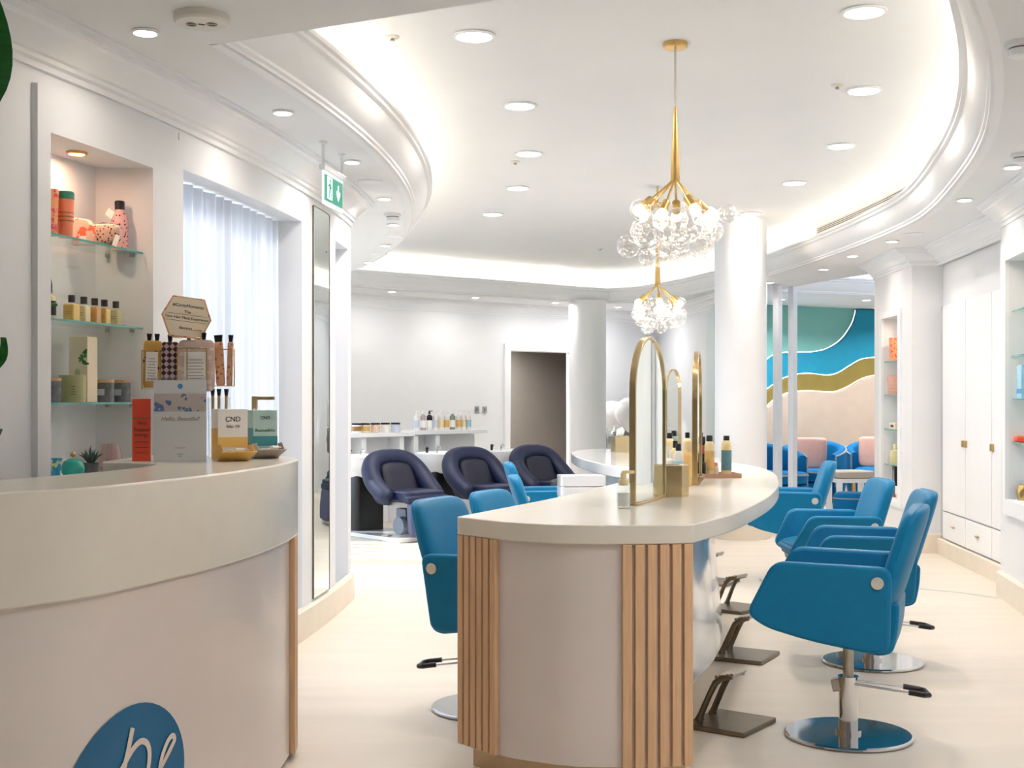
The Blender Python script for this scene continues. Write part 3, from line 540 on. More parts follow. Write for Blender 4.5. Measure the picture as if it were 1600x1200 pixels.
# logo on the curved front: parameter u along the panel, height z
Lp = arclen(PAN); uc = min(range(len(PAN)), key=lambda i: abs(PAN[i][1]-3.53)); uc = Lp[uc]
def on_panel(u, z, lift=.003):
    q, tg = at_len(PAN, uc+u); return Vector((q.x+tg.y*lift, q.y-tg.x*lift, z))-ro
m = MB(); nr, na = 8, 48; vs = [tuple(on_panel(0, .285))]; fs = []
for j in range(1, nr+1):
    for k in range(na):
        a = 2*math.pi*k/na; vs.append(tuple(on_panel(.262*j/nr*math.cos(a), .285+.222*j/nr*math.sin(a))))
fs += [(0, 1+k, 1+(k+1) % na) for k in range(na)]
for j in range(nr-1): fs += [(1+j*na+k, 1+j*na+(k+1) % na, 1+(j+1)*na+(k+1) % na, 1+(j+1)*na+k) for k in range(na)]
logo = m.add(vs, fs).build('logo_disc', 'logo_blue', rc)
def stroke(pts, w, name):
    pts = catmull(pts, 8); m = MB(); vs = []; N = normals(pts)
    for p, n in zip(pts, N):
        for s in (-1, 1): vs.append(tuple(on_panel(p[0]+n[0]*w*s, p[1]+n[1]*w*s, .006)))
    m.add(vs, [(2*i, 2*i+1, 2*i+3, 2*i+2) for i in range(len(pts)-1)]); m.build(name, 'logo_white', logo)
stroke([(.0, .445), (-.02, .39), (-.045, .33), (-.07, .27), (-.085, .21)], .010, 'letter_b_stem')
stroke([(-.15, .26), (-.10, .305), (-.05, .345), (0, .385), (.04, .398), (.072, .38), (.08, .34), (.06, .28), (.01, .235), (-.05, .215)], .009, 'letter_b_bowl')
stroke([(.10, .27), (.15, .31), (.19, .345), (.205, .362), (.195, .375), (.17, .365), (.14, .325), (.125, .27), (.14, .225), (.19, .22)], .008, 'letter_e')
# ---- things on the counter (yaw helper: print faces the camera roughly)
def on_counter(px, py): return onh(px, py, HC)
def facing(t, px): pass
CX, CZ = Vector((1, 0, 0)), Vector((0, 0, 1))
p = on_counter(221.5, 720); cb = thing('product_box', 'tall coral red product box with black lettering behind the acrylic stand', 'box', (p.x, p.y, HC), .28)
MB().box((0, 0, .115), (.068, .05, .23)).build('carton', 'coral', cb, .002); MB().box((0, -.0255, .158), (.066, .001, .004)).build('gold_line', 'gold_ink', cb)
for s, z, sz in (('Very', .14, .017), ('Positive', .115, .018), ('energy.', .097, .018)): text(s, sz, 'ink', cb, (0, -.0258, z), CX, CZ)
for z in (.07, .05, .03): MB().box((0, -.0255, z), (.05, .001, .0015)).build('print_line', 'ink', cb)
p = on_counter(281, 722); br = thing('brochure_stand', 'clear acrylic stand holding a white welcome leaflet on the reception counter', 'stand', (p.x, p.y, HC), .0); br.rotation_euler = (-.10, 0, .22)
W_, H_ = .20, .31
MB().box((0, 0, H_/2), (W_, .003, H_)).build('front_sheet', 'acrylic', br); MB().box((0, .022, H_/2+.003), (W_+.004, .003, H_+.006)).build('back_sheet', 'acrylic', br)
for sx in (-1, 1): MB().box((sx*(W_/2+.001), .011, H_/2), (.003, .024, H_)).build('side_sheet', 'acrylic', br)
MB().box((0, .012, .002), (W_, .03, .004)).build('foot', 'acrylic', br)
lf = MB().box((0, .010, H_/2-.004), (W_-.012, .002, H_-.012)).build('leaflet', 'paper', br)
MB().box((0, .0085, .218), (W_-.016, .001, .066)).build('printed_photo', 'brochure_photo', lf)
MB(Matrix.Translation((.0, .0085, .278)) @ Matrix.Rotation(math.pi/2, 4, 'X')).lathe([(.006, -.0005), (.0095, -.0005), (.0095, .0005), (.006, .0005)], 24).build('round_mark', 'print_blue', lf)
text('Hello, Beautiful!', .021, 'gold_ink', lf, (0, .0085, .158), CX, CZ, shear=.3)
for z, w in ((.052, .04), (.03, .02), (.022, .014)): MB().box((0, .0085, z), (w, .001, .0015)).build('print_line', 'coral' if z > .04 else 'ink', lf)
# wire display with hair mask sachets and hexagon card
p = Vector((-1.235, 4.93, HC)); ds = thing('sachet_display', 'copper wire display rack for hair mask sachets on the reception counter', 'rack', tuple(p), 0)
PX = p.y/F        # metres per reference pixel at this depth
def dz(py): return EYE-(py-HOR)*p.y/F-HC
def dx(px): return (px-800)*p.y/F-p.x
wire = lambda pts, nm, r=.0025: MB().tube(pts, r, 6).build(nm, 'brass', ds)
MB().cyl((dx(295), 0, 0), (dx(295), 0, dz(500)), .005, n=10).build('pole', 'brass', ds); MB().lathe([(.06, 0), (.06, .008), (0, .01)], 24, (dx(295), 0, 0)).build('foot', 'brass', ds)
for (x0, x1, y0, y1, yo) in ((224, 252, 548, 608, -.02), (282, 297, 545, 605, -.045), (297, 327, 545, 608, -.045), (328, 364, 546, 603, -.02)):
    for yy in (yo, yo+.045):
        wire([(dx(x0), yy, dz(y0)), (dx(x1), yy, dz(y0)), (dx(x1), yy, dz(y1)), (dx(x0), yy, dz(y1)), (dx(x0), yy, dz(y0))], 'basket_wire')
    for xx in (x0, x1): wire([(dx(xx), yo, dz(y1)), (dx(xx), yo+.045, dz(y1))], 'basket_wire')
wire([(dx(274), -.03, dz(527)), (dx(274), -.03, dz(515)), (dx(318), -.03, dz(517)), (dx(318), -.03, dz(529)), (dx(274), -.03, dz(527))], 'card_holder')
def sachet(x0, x1, y0, y1, yo, material, label, lab=None, tilt=0, caps=1):
    cx = dx((x0+x1)/2)+p.x; z0 = dz(y1)+HC; h = dz(y0)-dz(y1); w = (x1-x0)*PX
    t = thing('mask_sachet', label, 'sachet', (cx, p.y+yo, z0), 0, 'hair mask sachets in the wire display'); t.rotation_euler = (0, tilt, 0)
    MB().sq((0, 0, h/2), (w/2, .012, h/2), .25, .6, 20, 12).build('pouch', material, t)
    for k in range(caps):
        x = (k-(caps-1)/2)*w*.4; MB().prism([(x-.006, h*.99), (x+.006, h*.99), (x+.0095, h+.026), (x-.0095, h+.026)], -.005, .005, 'y').build('spout_cap', 'black', t)
    if lab:
        l = MB().box((0, -.0135, h*.45), (w*.62, .0015, h*.62)).build('paper_label', 'paper', t)
        for q in range(7): MB().box((0, -.0147, h*(.25+.06*q)), (w*.45*(1 if q % 2 else .8), .0006, .0016)).build('print_line', 'ink', l)
        text('davines', .012, 'ink', l, (0, -.0147, h*.19), CX, CZ)
sachet(223, 253, 532, 606, 0, 'sack_gold', 'mustard gold black-dotted hair mask sachet with paper label', True, .02, 2)
sachet(252, 280, 534, 606, .0, 'sack_check', 'black and pink diamond-check hair mask sachet between the gold and blush ones', None, 0, 1)
sachet(280, 338, 531, 612, -.02, 'sack_pink', 'wide blush patterned hair mask sachet with large paper label', True, 0, 2)
sachet(338, 352, 534, 603, .0, 'sack_peach', 'slim peach printed sachet leaning second from the display end', None, -.05, 2)
sachet(354, 363, 534, 603, .0, 'sack_peach', 'slimmest peach sachet standing at the end of the wire display', None, .03, 1)
hx = thing('hexagon_card', 'hexagonal cream card about a hair mask above the sachet display', 'card', (dx(295)+p.x, p.y-.028, dz(497)+HC)); hx.rotation_euler = (-.12, math.radians(7), .25)
hexo = [(-.096, 0), (-.062, .079), (.058, .079), (.092, 0), (.062, -.079), (-.058, -.079)]
MB().prism(hexo, -.003, .003, 'y').build('border', 'sack_peach', hx); MB().prism([(x*.93, z*.93) for x, z in hexo], -.0042, -.003, 'y').build('face', 'cream_paper', hx)
text('#CircleMoments', .017, 'ink', hx, (0, -.0046, .044), CX, CZ); text('The', .016, 'ink', hx, (0, -.0046, .020), CX, CZ); text('New Hair Mask Experience', .0145, 'ink', hx, (0, -.0046, -.003), CX, CZ); text('davines', .017, 'ink', hx, (0, -.0046, -.042), CX, CZ)
for z in (.010, -.016): MB().box((0, -.0045, z), (.15, .0006, .001)).build('rule', 'ink', hx)
# oil vial and glass with brushes low behind
p2 = on_counter(235, 706); vb = thing('oil_vial', 'small amber vial with black dropper behind the coral box', 'vial', (p2.x, p2.y, HC)); MB().lathe([(0, 0), (.016, 0), (.016, .10), (.008, .115), (.008, .13)], 16).build('bottle', 'oil_amber', vb); MB().cyl((0, 0, .13), (0, 0, .172), .007, .010, 12).build('dropper_cap', 'black', vb)
gp = Vector((-1.14, 4.98, HC)); gb = thing('brush_glass', 'clear tumbler holding small black-tipped tubes behind the polish oil box', 'glass', tuple(gp))
MB().lathe([(0, .0), (.04, .0), (.045, .235), (.042, .235), (.038, .01), (0, .01)], 24).build('tumbler', 'clear', gb)
for i, xx in enumerate((-.022, .0, .026)): MB().cyl((xx, 0, .02), (xx*1.1, 0, .245), .006, n=10).build('tube', 'oil_amber', gb); MB().cyl((xx*1.1, 0, .242), (xx*1.12, 0, .268), .006, .0095, 10).build('tip', 'black', gb)
# nail oil dispenser boxes
def oil_box(px0, px1, pyb, hpx, main, band, labels, label, traymat, Yo=0):
    q = on_counter((px0+px1)/2, pyb); k = q.y/F; w = (px1-px0)*k; h = hpx*k; d = .085
    t = thing('dispenser_box', label, 'box', (q.x, q.y+Yo, HC), .5, 'nail oil dispenser boxes')
    MB().box((0, d/2, h/2), (w, d, h)).build('carton', main, t, .0015); MB().box((0, -.0006, h*.36), (w, .0012, h*.20)).build('colour_band', band, t)
    MB().box((-w/2-.0006, d/2, h*.33), (.0012, d, h*.6)).build('side_print', band, t)
    fl_ = MB().add([(-w/2, -.002, 0), (w/2, -.002, 0), (w/2+.01, -.085, .035), (-w/2-.01, -.085, .035), (-w/2, -.002, .003), (w/2, -.002, .003), (w/2+.01, -.085, .038), (-w/2-.01, -.085, .038)], [(0, 1, 2, 3), (7, 6, 5, 4), (0, 4, 5, 1), (1, 5, 6, 2), (2, 6, 7, 3), (3, 7, 4, 0)]).build('open_tray', traymat, t)
    for s in (-1, 1): MB().prism([(-.002, 0), (-.085, .035), (-.05, .062), (-.002, .058)], s*(w/2+.002)-.001, s*(w/2+.002)+.001, 'x').build('tray_side', traymat, t)
    for s, z, sz in labels: text(s, sz, 'ink', t, (0, -.0014, h*z), CX, CZ)
    rn_ = random.Random(len(label))
    for k in range(7):
        x = rn_.uniform(-w*.38, w*.38); y = rn_.uniform(-.055, -.018); z = .022-(y)*.4
        o = MB(Matrix.Translation((x, y, z)) @ Matrix.Rotation(rn_.uniform(0, 3), 4, 'Z') @ Matrix.Rotation(math.pi/2, 4, 'X')).lathe([(0, -.018), (.007, -.018), (.007, .006), (.004, .008), (.004, .02), (0, .02)], 12).build('mini_bottle', 'bottle_white', t)
oil_box(345, 392, 719, 80, 'paper', 'yellow_card', [('CND', .80, .026), ('Solar Oil', .66, .014)], 'white and yellow nail oil dispenser box with open front tray', 'yellow_card', -.05)
oil_box(395, 434, 716, 75, 'pale_teal', 'teal_card', [('CND', .84, .018), ('RescueRXx', .58, .017)], 'pale teal nail treatment dispenser box near the counter end', 'bench_grey', .0)
q = Vector((-1.035, 5.15, HC)); sd = thing('soap_pump', 'tall pump dispenser with flat gold spout behind the dispenser boxes', 'dispenser', tuple(q))
MB().lathe([(0, 0), (.03, 0), (.032, .01), (.032, .15), (.022, .17), (.012, .175), (.012, .19)], 20).build('bottle', 'bottle_white', sd); MB().box((0, 0, .21), (.022, .022, .06)).build('pump', 'brass_pale', sd, .002); MB().box((.035, 0, .232), (.09, .02, .014)).build('spout', 'brass_pale', sd, .002)
# ================================================================ LEFT NICHE
NIDEP = .2
def niche_y(px, d):                      # y on the wall curve so that the point d behind the face projects to px
    r = (px-800)/F; lo, hi = 3.5, 6.5
    for _ in range(50):
        mm = (lo+hi)/2
        if wx(mm)-d-r*mm < 0: lo = mm
        else: hi = mm
    return mm
def np_(px, d, z): y = niche_y(px, d); return (wx(y)-d, y, z)
SH = [1.952, 1.643, 1.336]; wall_ang = math.atan2(1, .26)
for i, z in enumerate(SH):
    g = thing('glass_shelf', ['top glass shelf of the reception niche holding tumblers and pouches', 'middle glass shelf of the reception niche holding oil bottles', 'lowest glass shelf of the reception niche holding candles'][i], 'shelf', (wx(4.9)-.1, 4.9, z), 0, 'glass shelves of the reception niche')
    m = MB(Matrix.Translation((-(wx(4.9)-.1), -4.9, -z))); strip(m, Yn0+.004, Yn1-.004, z-.008, z, .02, .205); m.build('pane', 'shelf_glass', g)
    m = MB(Matrix.Translation((-(wx(4.9)-.1), -4.9, -z))); strip(m, Yn0+.004, Yn1-.004, z-.008, z, .017, .0195); m.build('front_edge', 'glass_edge', g)
    for d in (.06, .16):
        for yy in (Yn0+.012, Yn1-.012): MB(Matrix.Translation((wx(yy)-d-(wx(4.9)-.1), yy-4.9, -.014))).box((0, 0, 0), (.014, .022, .012)).build('shelf_peg', 'steel', g)
pl_ = np_(120, .1, NT); nl = thing('niche_spotlight', 'small warm brass-ringed spotlight in the top of the reception niche', 'spotlight', pl_)
MB().lathe([(.04, -.001), (.04, -.008), (.03, -.01), (.026, -.003)], 24).build('ring', 'brass', nl); MB().lathe([(0, -.0095), (.029, -.0095)], 24).build('lens', 'lens_warm', nl)
l = bpy.data.lights.new('lamp', 'AREA'); l.shape = 'DISK'; l.size = .05; l.energy = 1.1; l.color = (1, .78, .55); lo_ = bpy.data.objects.new('lamp', l); C.objects.link(lo_); lo_.parent = nl; lo_.location = (0, 0, -.015)
def item(name, label, cat, px, d, z, group=None): return thing(name, label, cat, np_(px, d, z), wall_ang-math.pi/2, group)
PM = 4.75/F   # metres per px in the niche
GRP = 'gifts on the top niche shelf'
t = item('straw_tumbler', 'orange floral clear tumbler with red straw on the top niche shelf', 'tumbler', 77, .08, SH[0], GRP); MB().lathe([(0, 0), (.028, 0), (.034, .165), (.034, .17), (0, .17)], 20).build('cup', 'floral', t); MB().cyl((-.008, 0, .16), (-.012, 0, .24), .004, n=8).build('straw', 'straw_red', t)
t = item('travel_tumbler', 'slim peach tumbler with green lid on the top niche shelf', 'tumbler', 102, .06, SH[0], GRP); MB().lathe([(0, 0), (.026, 0), (.032, .14), (.032, .145)], 20).build('cup', 'peach', t); MB().lathe([(.033, .143), (.033, .168), (.03, .172), (0, .172)], 20).build('lid', 'cap_green', t)
for z in (.06, .075, .09): MB().cyl((0, 0, z), (0, 0, z+.004), .0305, n=20).build('gold_print', 'gold_ink', t)
t = item('patterned_pouch', 'folded pink and orange abstract pouch lying between tumbler and leopard pouch', 'pouch', 133, .12, SH[0], GRP); MB().prism([(-.055, 0), (.055, 0), (.05, .06), (.02, .10), (-.045, .11)], -.015, .015, 'y').build('body', 'pouch_art', t, .006); MB().box((0, -.016, .02), (.03, .002, .03)).build('price_tag', 'paper', t)
t = item('leopard_pouch', 'leopard print zip pouch with striped tag at the front of the top niche shelf', 'pouch', 161, .05, SH[0], GRP); MB().sq((0, 0, .042), (.078, .022, .042), .5, .6).build('body', 'leopard_tan', t); MB().tube([(-.06, 0, .078), (0, 0, .087), (.06, 0, .078)], .003, 6).build('zip', 'black', t); MB().box((.07, -.02, .014), (.022, .002, .045), 0, 0, .4).build('price_tag', 'paper', t)
t = item('leopard_bottle', 'pink leopard print flask with black cap on the top niche shelf', 'flask', 187, .09, SH[0], GRP); MB().lathe([(0, 0), (.032, 0), (.034, .01), (.034, .12), (.03, .145), (.018, .165), (.018, .17)], 24).build('body', 'leopard_pink', t); MB().lathe([(.019, .168), (.02, .2), (.017, .204), (0, .204)], 20).build('cap', 'black', t); MB().box((-.025, -.03, .15), (.035, .002, .03), 0, 0, .6).build('price_tag', 'paper', t)
t = item('dropper_bottle', 'clear dropper bottle with dark botanical label on the middle niche shelf', 'bottle', 77, .06, SH[1]); MB().lathe([(0, 0), (.024, 0), (.024, .08), (.01, .09), (.01, .10)], 20).build('bottle', 'oil_pale', t); MB().lathe([(.011, .095), (.011, .125), (.006, .15), (0, .152)], 14).build('dropper_cap', 'black', t); MB().lathe([(.0245, .012), (.0245, .065)], 20).build('label_band', 'ink', t)
MB().sphere((.032, -.015, .05), .012, 10, .7).build('leaf_sprig', 'leaf_green', t)
ov = ['with pale gold oil, widest of the five', 'second of the five', 'deeper amber, third of the five', 'fourth of the five', 'palest, last of the five'];
for i, (px, mt) in enumerate(((112, 'oil_gold'), (131, 'oil_pale'), (148, 'oil_amber'), (163, 'oil_gold'), (181, 'oil_pale'))):
    t = item('oil_bottle', 'small square oil bottle with dark cap, '+ov[i], 'bottle', px, .10, SH[1], 'row of small oil bottles'); w = .023 if i == 0 else .0195
    b_ = MB().box((0, 0, .036), (w*2, w*2, .068)).build('bottle', mt, t, .005); MB().cyl((0, 0, .068), (0, 0, .08), .012, n=14).build('neck', 'clear', t); MB().cyl((0, 0, .076), (0, 0, .103), .013, n=16).build('cap', 'ink', t)
    for z in (.032, .04): MB().box((0, -w-.0006, z), (w*1.2, .001, .0015)).build('print_line', 'gold_ink', b_)
for i, (px, d, lb) in enumerate(((81, .07, 'smoky grey candle with wooden lid beside the green tin'), (165, .08, 'smoky grey candle with wooden lid just past the tall olive box'), (191, .08, 'smoky grey candle with wooden lid, last on the lowest niche shelf'))):
    t = item('jar_candle', lb, 'candle', px, d, SH[2], 'smoky jar candles'); MB().lathe([(0, 0), (.030, 0), (.033, .006), (.033, .078), (0, .08)], 24).build('jar', 'candle_grey', t); MB().lathe([(.034, .079), (.034, .09), (0, .091)], 24).build('lid', 'wood', t); MB().box((0, -.033, .04), (.03, .002, .025)).build('label_patch', 'bottle_lilac', t)
t = item('round_tin', 'sage green round candle tin on the lowest niche shelf', 'tin', 113, .06, SH[2]); MB().lathe([(0, 0), (.048, 0), (.048, .078), (.049, .078), (.049, .103), (0, .105)], 32).build('tin', 'sage', t)
for z, w in ((.06, .014), (.05, .012), (.04, .016), (.03, .02)): MB().box((.03, -.039, z), (w, .002, .0018), .65).build('print_line', 'ink', t)
t = item('olive_box', 'tall cream carton printed with a green olive branch on the lowest niche shelf', 'box', 130, .12, SH[2]); bx_ = MB().box((0, 0, .128), (.082, .07, .256)).build('carton', 'cream_paper', t, .0015)
for i in range(9):
    a = i*.7; MB(Matrix.Translation((.024+.012*math.cos(a*1.3), -.0362, .150+.006*i)) @ Matrix.Rotation(a, 4, 'Y')).sq((0, 0, 0), (.014, .0008, .005), 1, 1, 10, 6).build('printed_leaf', 'leaf_green', bx_)
MB(Matrix.Translation((-.002, -.0362, .115))).sq((0, 0, 0), (.012, .0008, .016), 1, 1, 12, 8).build('printed_olive', 'sage', bx_)
for z in (.085, .078, .071): MB().box((.02, -.0358, z), (.024, .001, .002)).build('print_line', 'ink', bx_)
t = item('art_glass', 'blue and green mottled glass tumbler at the bottom of the niche', 'glass', 83, .09, NB); MB().lathe([(0, 0), (.028, 0), (.033, .078), (.03, .078), (.026, .006), (0, .006)], 24).build('cup', 'blue_art', t)
t = item('turquoise_jar', 'round turquoise lidded jar with gold knob at the bottom of the niche', 'jar', 114, .08, NB); MB().lathe([(0, 0), (.03, 0), (.042, .02), (.044, .035), (.04, .045)], 28).build('bowl', 'turquoise', t); MB().lathe([(.042, .044), (.034, .062), (.016, .072), (0, .074)], 28).build('lid', 'turquoise', t); MB().sphere((0, 0, .088), .011, 14).build('knob', 'brass', t)
t = item('succulent_pot', 'spiky succulent in a dark grey pot at the bottom of the niche', 'plant', 142, .08, NB); MB().lathe([(0, 0), (.026, 0), (.032, .05), (.028, .05), (.026, .042), (0, .042)], 24).build('pot', 'pot_grey', t)
for i in range(22):
    a = i*2.4; rr = .05*math.sqrt(i/22); MB().tube([(0, 0, .042), (rr*.6*math.cos(a), rr*.6*math.sin(a), .075), (rr*math.cos(a), rr*math.sin(a), .118-rr*.7)], [.005, .004, .0006], 6).build('leaf', 'succulent', t)
t = item('pink_vase', 'flared pink glass vase at the bottom of the niche', 'vase', 172, .1, NB); MB().lathe([(0, 0), (.044, 0), (.053, .012), (.054, .03), (.047, .07), (.037, .118), (.034, .118), (.044, .07), (.05, .03), (.046, .014), (0, .008)], 32).build('vase', 'pink_glass', t); MB().lathe([(0, .012), (.036, .014), (.04, .028), (0, .03)], 20).build('petals', 'cushion_pink', t)
# wall mirror on the curtain wall
wm = thing('wall_mirror', 'tall narrow mirror set flush in the curved wall between the two curtains', 'mirror', (wx(7.6), 7.6, 0)); T0 = Matrix.Translation((-wx(7.6), -7.6, 0))
m = MB(T0); strip(m, Ym0, Ym1, .19, 2.47, -.012, -.002, 6); m.build('glass', 'mirror', wm, smooth=0)
m = MB(T0); strip(m, Ym1, Ym1+.008, .185, 2.475, -.014, -.001, 1); strip(m, Ym0-.004, Ym0, .185, 2.475, -.010, -.001, 1); strip(m, Ym0, Ym1, 2.47, 2.476, -.014, -.001, 4); m.build('frame', 'bronze', wm)
# plant with large leaves behind the counter end
pt = thing('potted_plant', 'large-leaved green plant at the picture edge behind the reception counter', 'plant', (-1.66, 3.72, 0))
MB().lathe([(0, 0), (.13, 0), (.16, .30), (.14, .30), (.13, .26), (0, .26)], 28).build('pot', 'pot_grey', pt)
def leaf(base, tip, w, nm='leaf'):
    b_, t_ = Vector(base), Vector(tip); d_ = t_-b_; sd_ = d_.cross(Vector((.3, 1, .1))).normalized(); up = sd_.cross(d_).normalized(); vs = []; N = 14
    for i in range(N+1):
        s_ = i/N; c_ = b_+d_*s_+up*(.09*math.sin(math.pi*s_)); ww = w*math.sin(math.pi*min(1, s_**.75))**.8
        vs += [tuple(c_-sd_*ww+up*.03*(1 if ww else 0)), tuple(c_), tuple(c_+sd_*ww+up*.03)]
    vs += [(x, y, z-.002) for x, y, z in vs]; o_ = 3*(N+1); fs = []
    for i in range(N):
        for k in (0, 1): fs += [(3*i+k, 3*i+k+1, 3*i+4+k, 3*i+3+k), (o_+3*i+k, o_+3*i+3+k, o_+3*i+4+k, o_+3*i+k+1)]
    MB().add(vs, fs).build(nm, 'plant_leaf', pt, smooth=60)
for (x, y, z), (x2, y2, z2), w in (((-.02, 0, 2.10), (.07, .05, 2.66), .12), ((-.05, 0, 1.7), (-.14, .15, 2.3), .10), ((0, -.05, 1.5), (-.25, -.35, 2.0), .14), ((.0, .05, 1.40), (.165, .02, 1.53), .022), ((0, 0, 1.2), (.168, .0, 1.262), .016)):
    MB().tube([(0, 0, .25), (x*.5, y*.5, z*.6), (x, y, z)], .008, 8).build('stalk', 'plant_leaf', pt); leaf((x, y, z), (x2, y2, z2), w)
# ================================================================ STYLING ISLAND
HI, TH = .92, .065
front = catmull([(-.2, 4.67), (-.038, 4.48), (.09, 4.40), (.202, 4.354), (.363, 4.343), (.52, 4.358), (.62, 4.378)], 8)
rightE = catmull([(.62, 4.378), (.845, 4.83), (1.09, 5.51), (1.26, 6.1), (1.39, 6.67), (1.51, 7.35), (1.556, 8.0), (1.51, 8.5), (1.36, 8.74), (1.2, 8.7)], 7)
leftE = catmull([(1.2, 8.7), (1.06, 8.4), (.9, 7.8), (.72, 7.1), (.524, 6.5), (.226, 5.66), (-.2, 4.67)], 7)
outline = front+rightE[1:]+leftE[1:-1]
isl = thing('styling_island', 'curved double-sided styling island with cream top, blush end panel and oak slats', 'styling table', (.6, 6.3, 0)); io = Vector((.6, 6.3, 0))
IM = lambda: MB(Matrix.Translation(-io))
IM().prism(outline, HI-TH, HI).build('table_top', 'stone_white', isl, .004, smooth=30)
fi = offset(front, -.018)
IM().sweep(fi, [(0, .095), (0, HI-TH), (-.07, HI-TH), (-.07, .095)], True).build('end_panel', 'panel_pink', isl)
IM().sweep(offset(front, -.075), [(0, 0), (0, .095), (-.07, .095), (-.07, 0)], True).build('end_plinth', 'plinth_tan', isl)
fo = offset(front, -.008); tot = arclen(fo)[-1]
def slat_at(s_, w):
    q, tg = at_len(fo, s_); M = Matrix.Translation((q.x-io.x, q.y-io.y, 0)) @ Matrix.Rotation(math.atan2(tg.y, tg.x), 4, 'Z'); MB(M).box((0, .004, (.095+HI-TH)/2-.001), (w, .026, HI-TH-.095)).build('slat', 'wood', isl, .0025)
for k in range(6): slat_at(.016+.0375*k, .029)
for k in range(6): slat_at(tot-.016-.0428*k, .032)
rb = [(.605, 4.47), (.68, 4.75), (.84, 5.25), (.985, 6.0), (1.07, 6.6), (1.13, 7.2), (1.2, 7.9), (1.2, 8.4)]
lb_ = [(1.1, 8.35), (.98, 7.7), (.82, 7.0), (.64, 6.4), (.36, 5.6), (.0, 4.75)]
rbc, lbc = catmull(rb, 5), catmull(lb_, 5); bot = rbc+lbc; top = [(x-.055*min(1, max(0, (y-4.6)/.6)), y) for x, y in rbc]+lbc; nn = len(bot)
IM().add([(x, y, .30) for x, y in bot]+[(x, y, HI-TH) for x, y in top], [(i, (i+1) % nn, nn+(i+1) % nn, nn+i) for i in range(nn)]+[tuple(range(nn))[::-1], tuple(range(nn, 2*nn))]).build('gloss_body', 'gloss_white', isl, smooth=30)
IM().prism(offset(rbc, -.2)+offset(lbc, -.06), 0, .305).build('plinth', 'plinth_tan', isl, smooth=30)
# arched mirrors
def arch(w, h, n=20):
    r = w/2; return [(-r, 0), (r, 0)]+[(r*math.cos(math.pi*i/n), h-r+r*math.sin(math.pi*i/n)) for i in range(n+1)]
def arch_mirror(x0, y0, x1, y1, z, h, label):
    c = Vector(((x0+x1)/2, (y0+y1)/2)); w = math.dist((x0, y0), (x1, y1)); ang = math.atan2(y1-y0, x1-x0)
    t = thing('arched_mirror', label, 'mirror', (c.x, c.y, z), ang, 'arched brass mirrors'); o, i_ = arch(w, h), [(x*(1-.024/w), .012+zz*(h-.024)/h) for x, zz in arch(w, h)]
    MB().ring(o, i_, -.014, .014, 'y').build('frame', 'brass_pale', t, .002); MB().prism([(x*.995, zz) for x, zz in i_], -.006, .006, 'y').build('mirror_glass', 'mirror', t, smooth=0); MB().box((0, 0, .004), (w, .05, .008)).build('base_plate', 'brass_pale', t, .001)
arch_mirror(.484, 5.15, .66, 5.58, HI, .69, 'large arched brass-framed mirror at the near end of the island')
arch_mirror(.905, 6.34, 1.005, 6.86, HI, .675, 'arched brass-framed mirror seen nearly edge-on behind the bottles')
arch_mirror(1.33, 11.0, 1.39, 10.6, .85, .75, 'small-looking arched mirror on the far white table')
# items on the island
q = onh(974, 794, HI); t = thing('soap_dispenser', 'clear glass soap dispenser with cream pump beside the near arched mirror', 'dispenser', (q.x, q.y, HI)); MB().lathe([(0, 0), (.027, 0), (.028, .004), (.028, .092), (.024, .098), (.022, .098), (.024, .09), (.024, .006), (0, .006)], 28).build('bottle', 'water_glass', t); MB().lathe([(0, .007), (.023, .007), (.023, .06), (0, .061)], 24).build('liquid', 'bottle_white', t); MB().cyl((0, 0, .09), (0, 0, .112), .019, n=20).build('collar', 'bottle_cream', t); MB().cyl((0, 0, .11), (0, 0, .138), .012, n=16).build('pump', 'bottle_cream', t); MB().box((.018, 0, .142), (.05, .018, .012)).build('spout', 'bottle_cream', t, .002)
bx0 = Vector((.685, 5.66)); t = thing('brass_box', 'polished brass tissue box with chamfered corner on the island', 'box', (bx0.x, bx0.y, HI), .0)
MB().prism([(-.10, -.055), (.06, -.055), (.095, -.02), (.095, .07), (-.10, .07)], 0, .138).build('box', 'brass_pale', t, .002); MB().prism([(-.06, -.02), (.05, -.02), (.05, .03), (-.06, .03)], .1381, .1386).build('slot', 'dark_slot', t)
def bottle(name, label, cat, x, y, z, r, h, body, cap, capm='black', capr=.6, band=None, neck=.1, group=None):
    t = thing(name, label, cat, (x, y, z), random.uniform(0, 6), group); hb = h-cap
    MB().lathe([(0, 0), (r*.94, 0), (r, .005), (r, hb*(1-neck)), (r*.85, hb*(1-neck*.5)), (r*capr*.9, hb), (0, hb)], 22).build('body', body, t)
    if cap: MB().lathe([(0, hb-.002), (r*capr, hb-.002), (r*capr, h-.004), (r*capr*.85, h), (0, h)], 18).build('cap', capm, t)
    if band: MB().lathe([(r*1.012, hb*.16), (r*1.012, hb*.72)], 22).build('label_band', band, t)
    return t
G1 = 'styling products on the island'
def isl_px(px, Y): return ((px-800)/F*Y, Y)
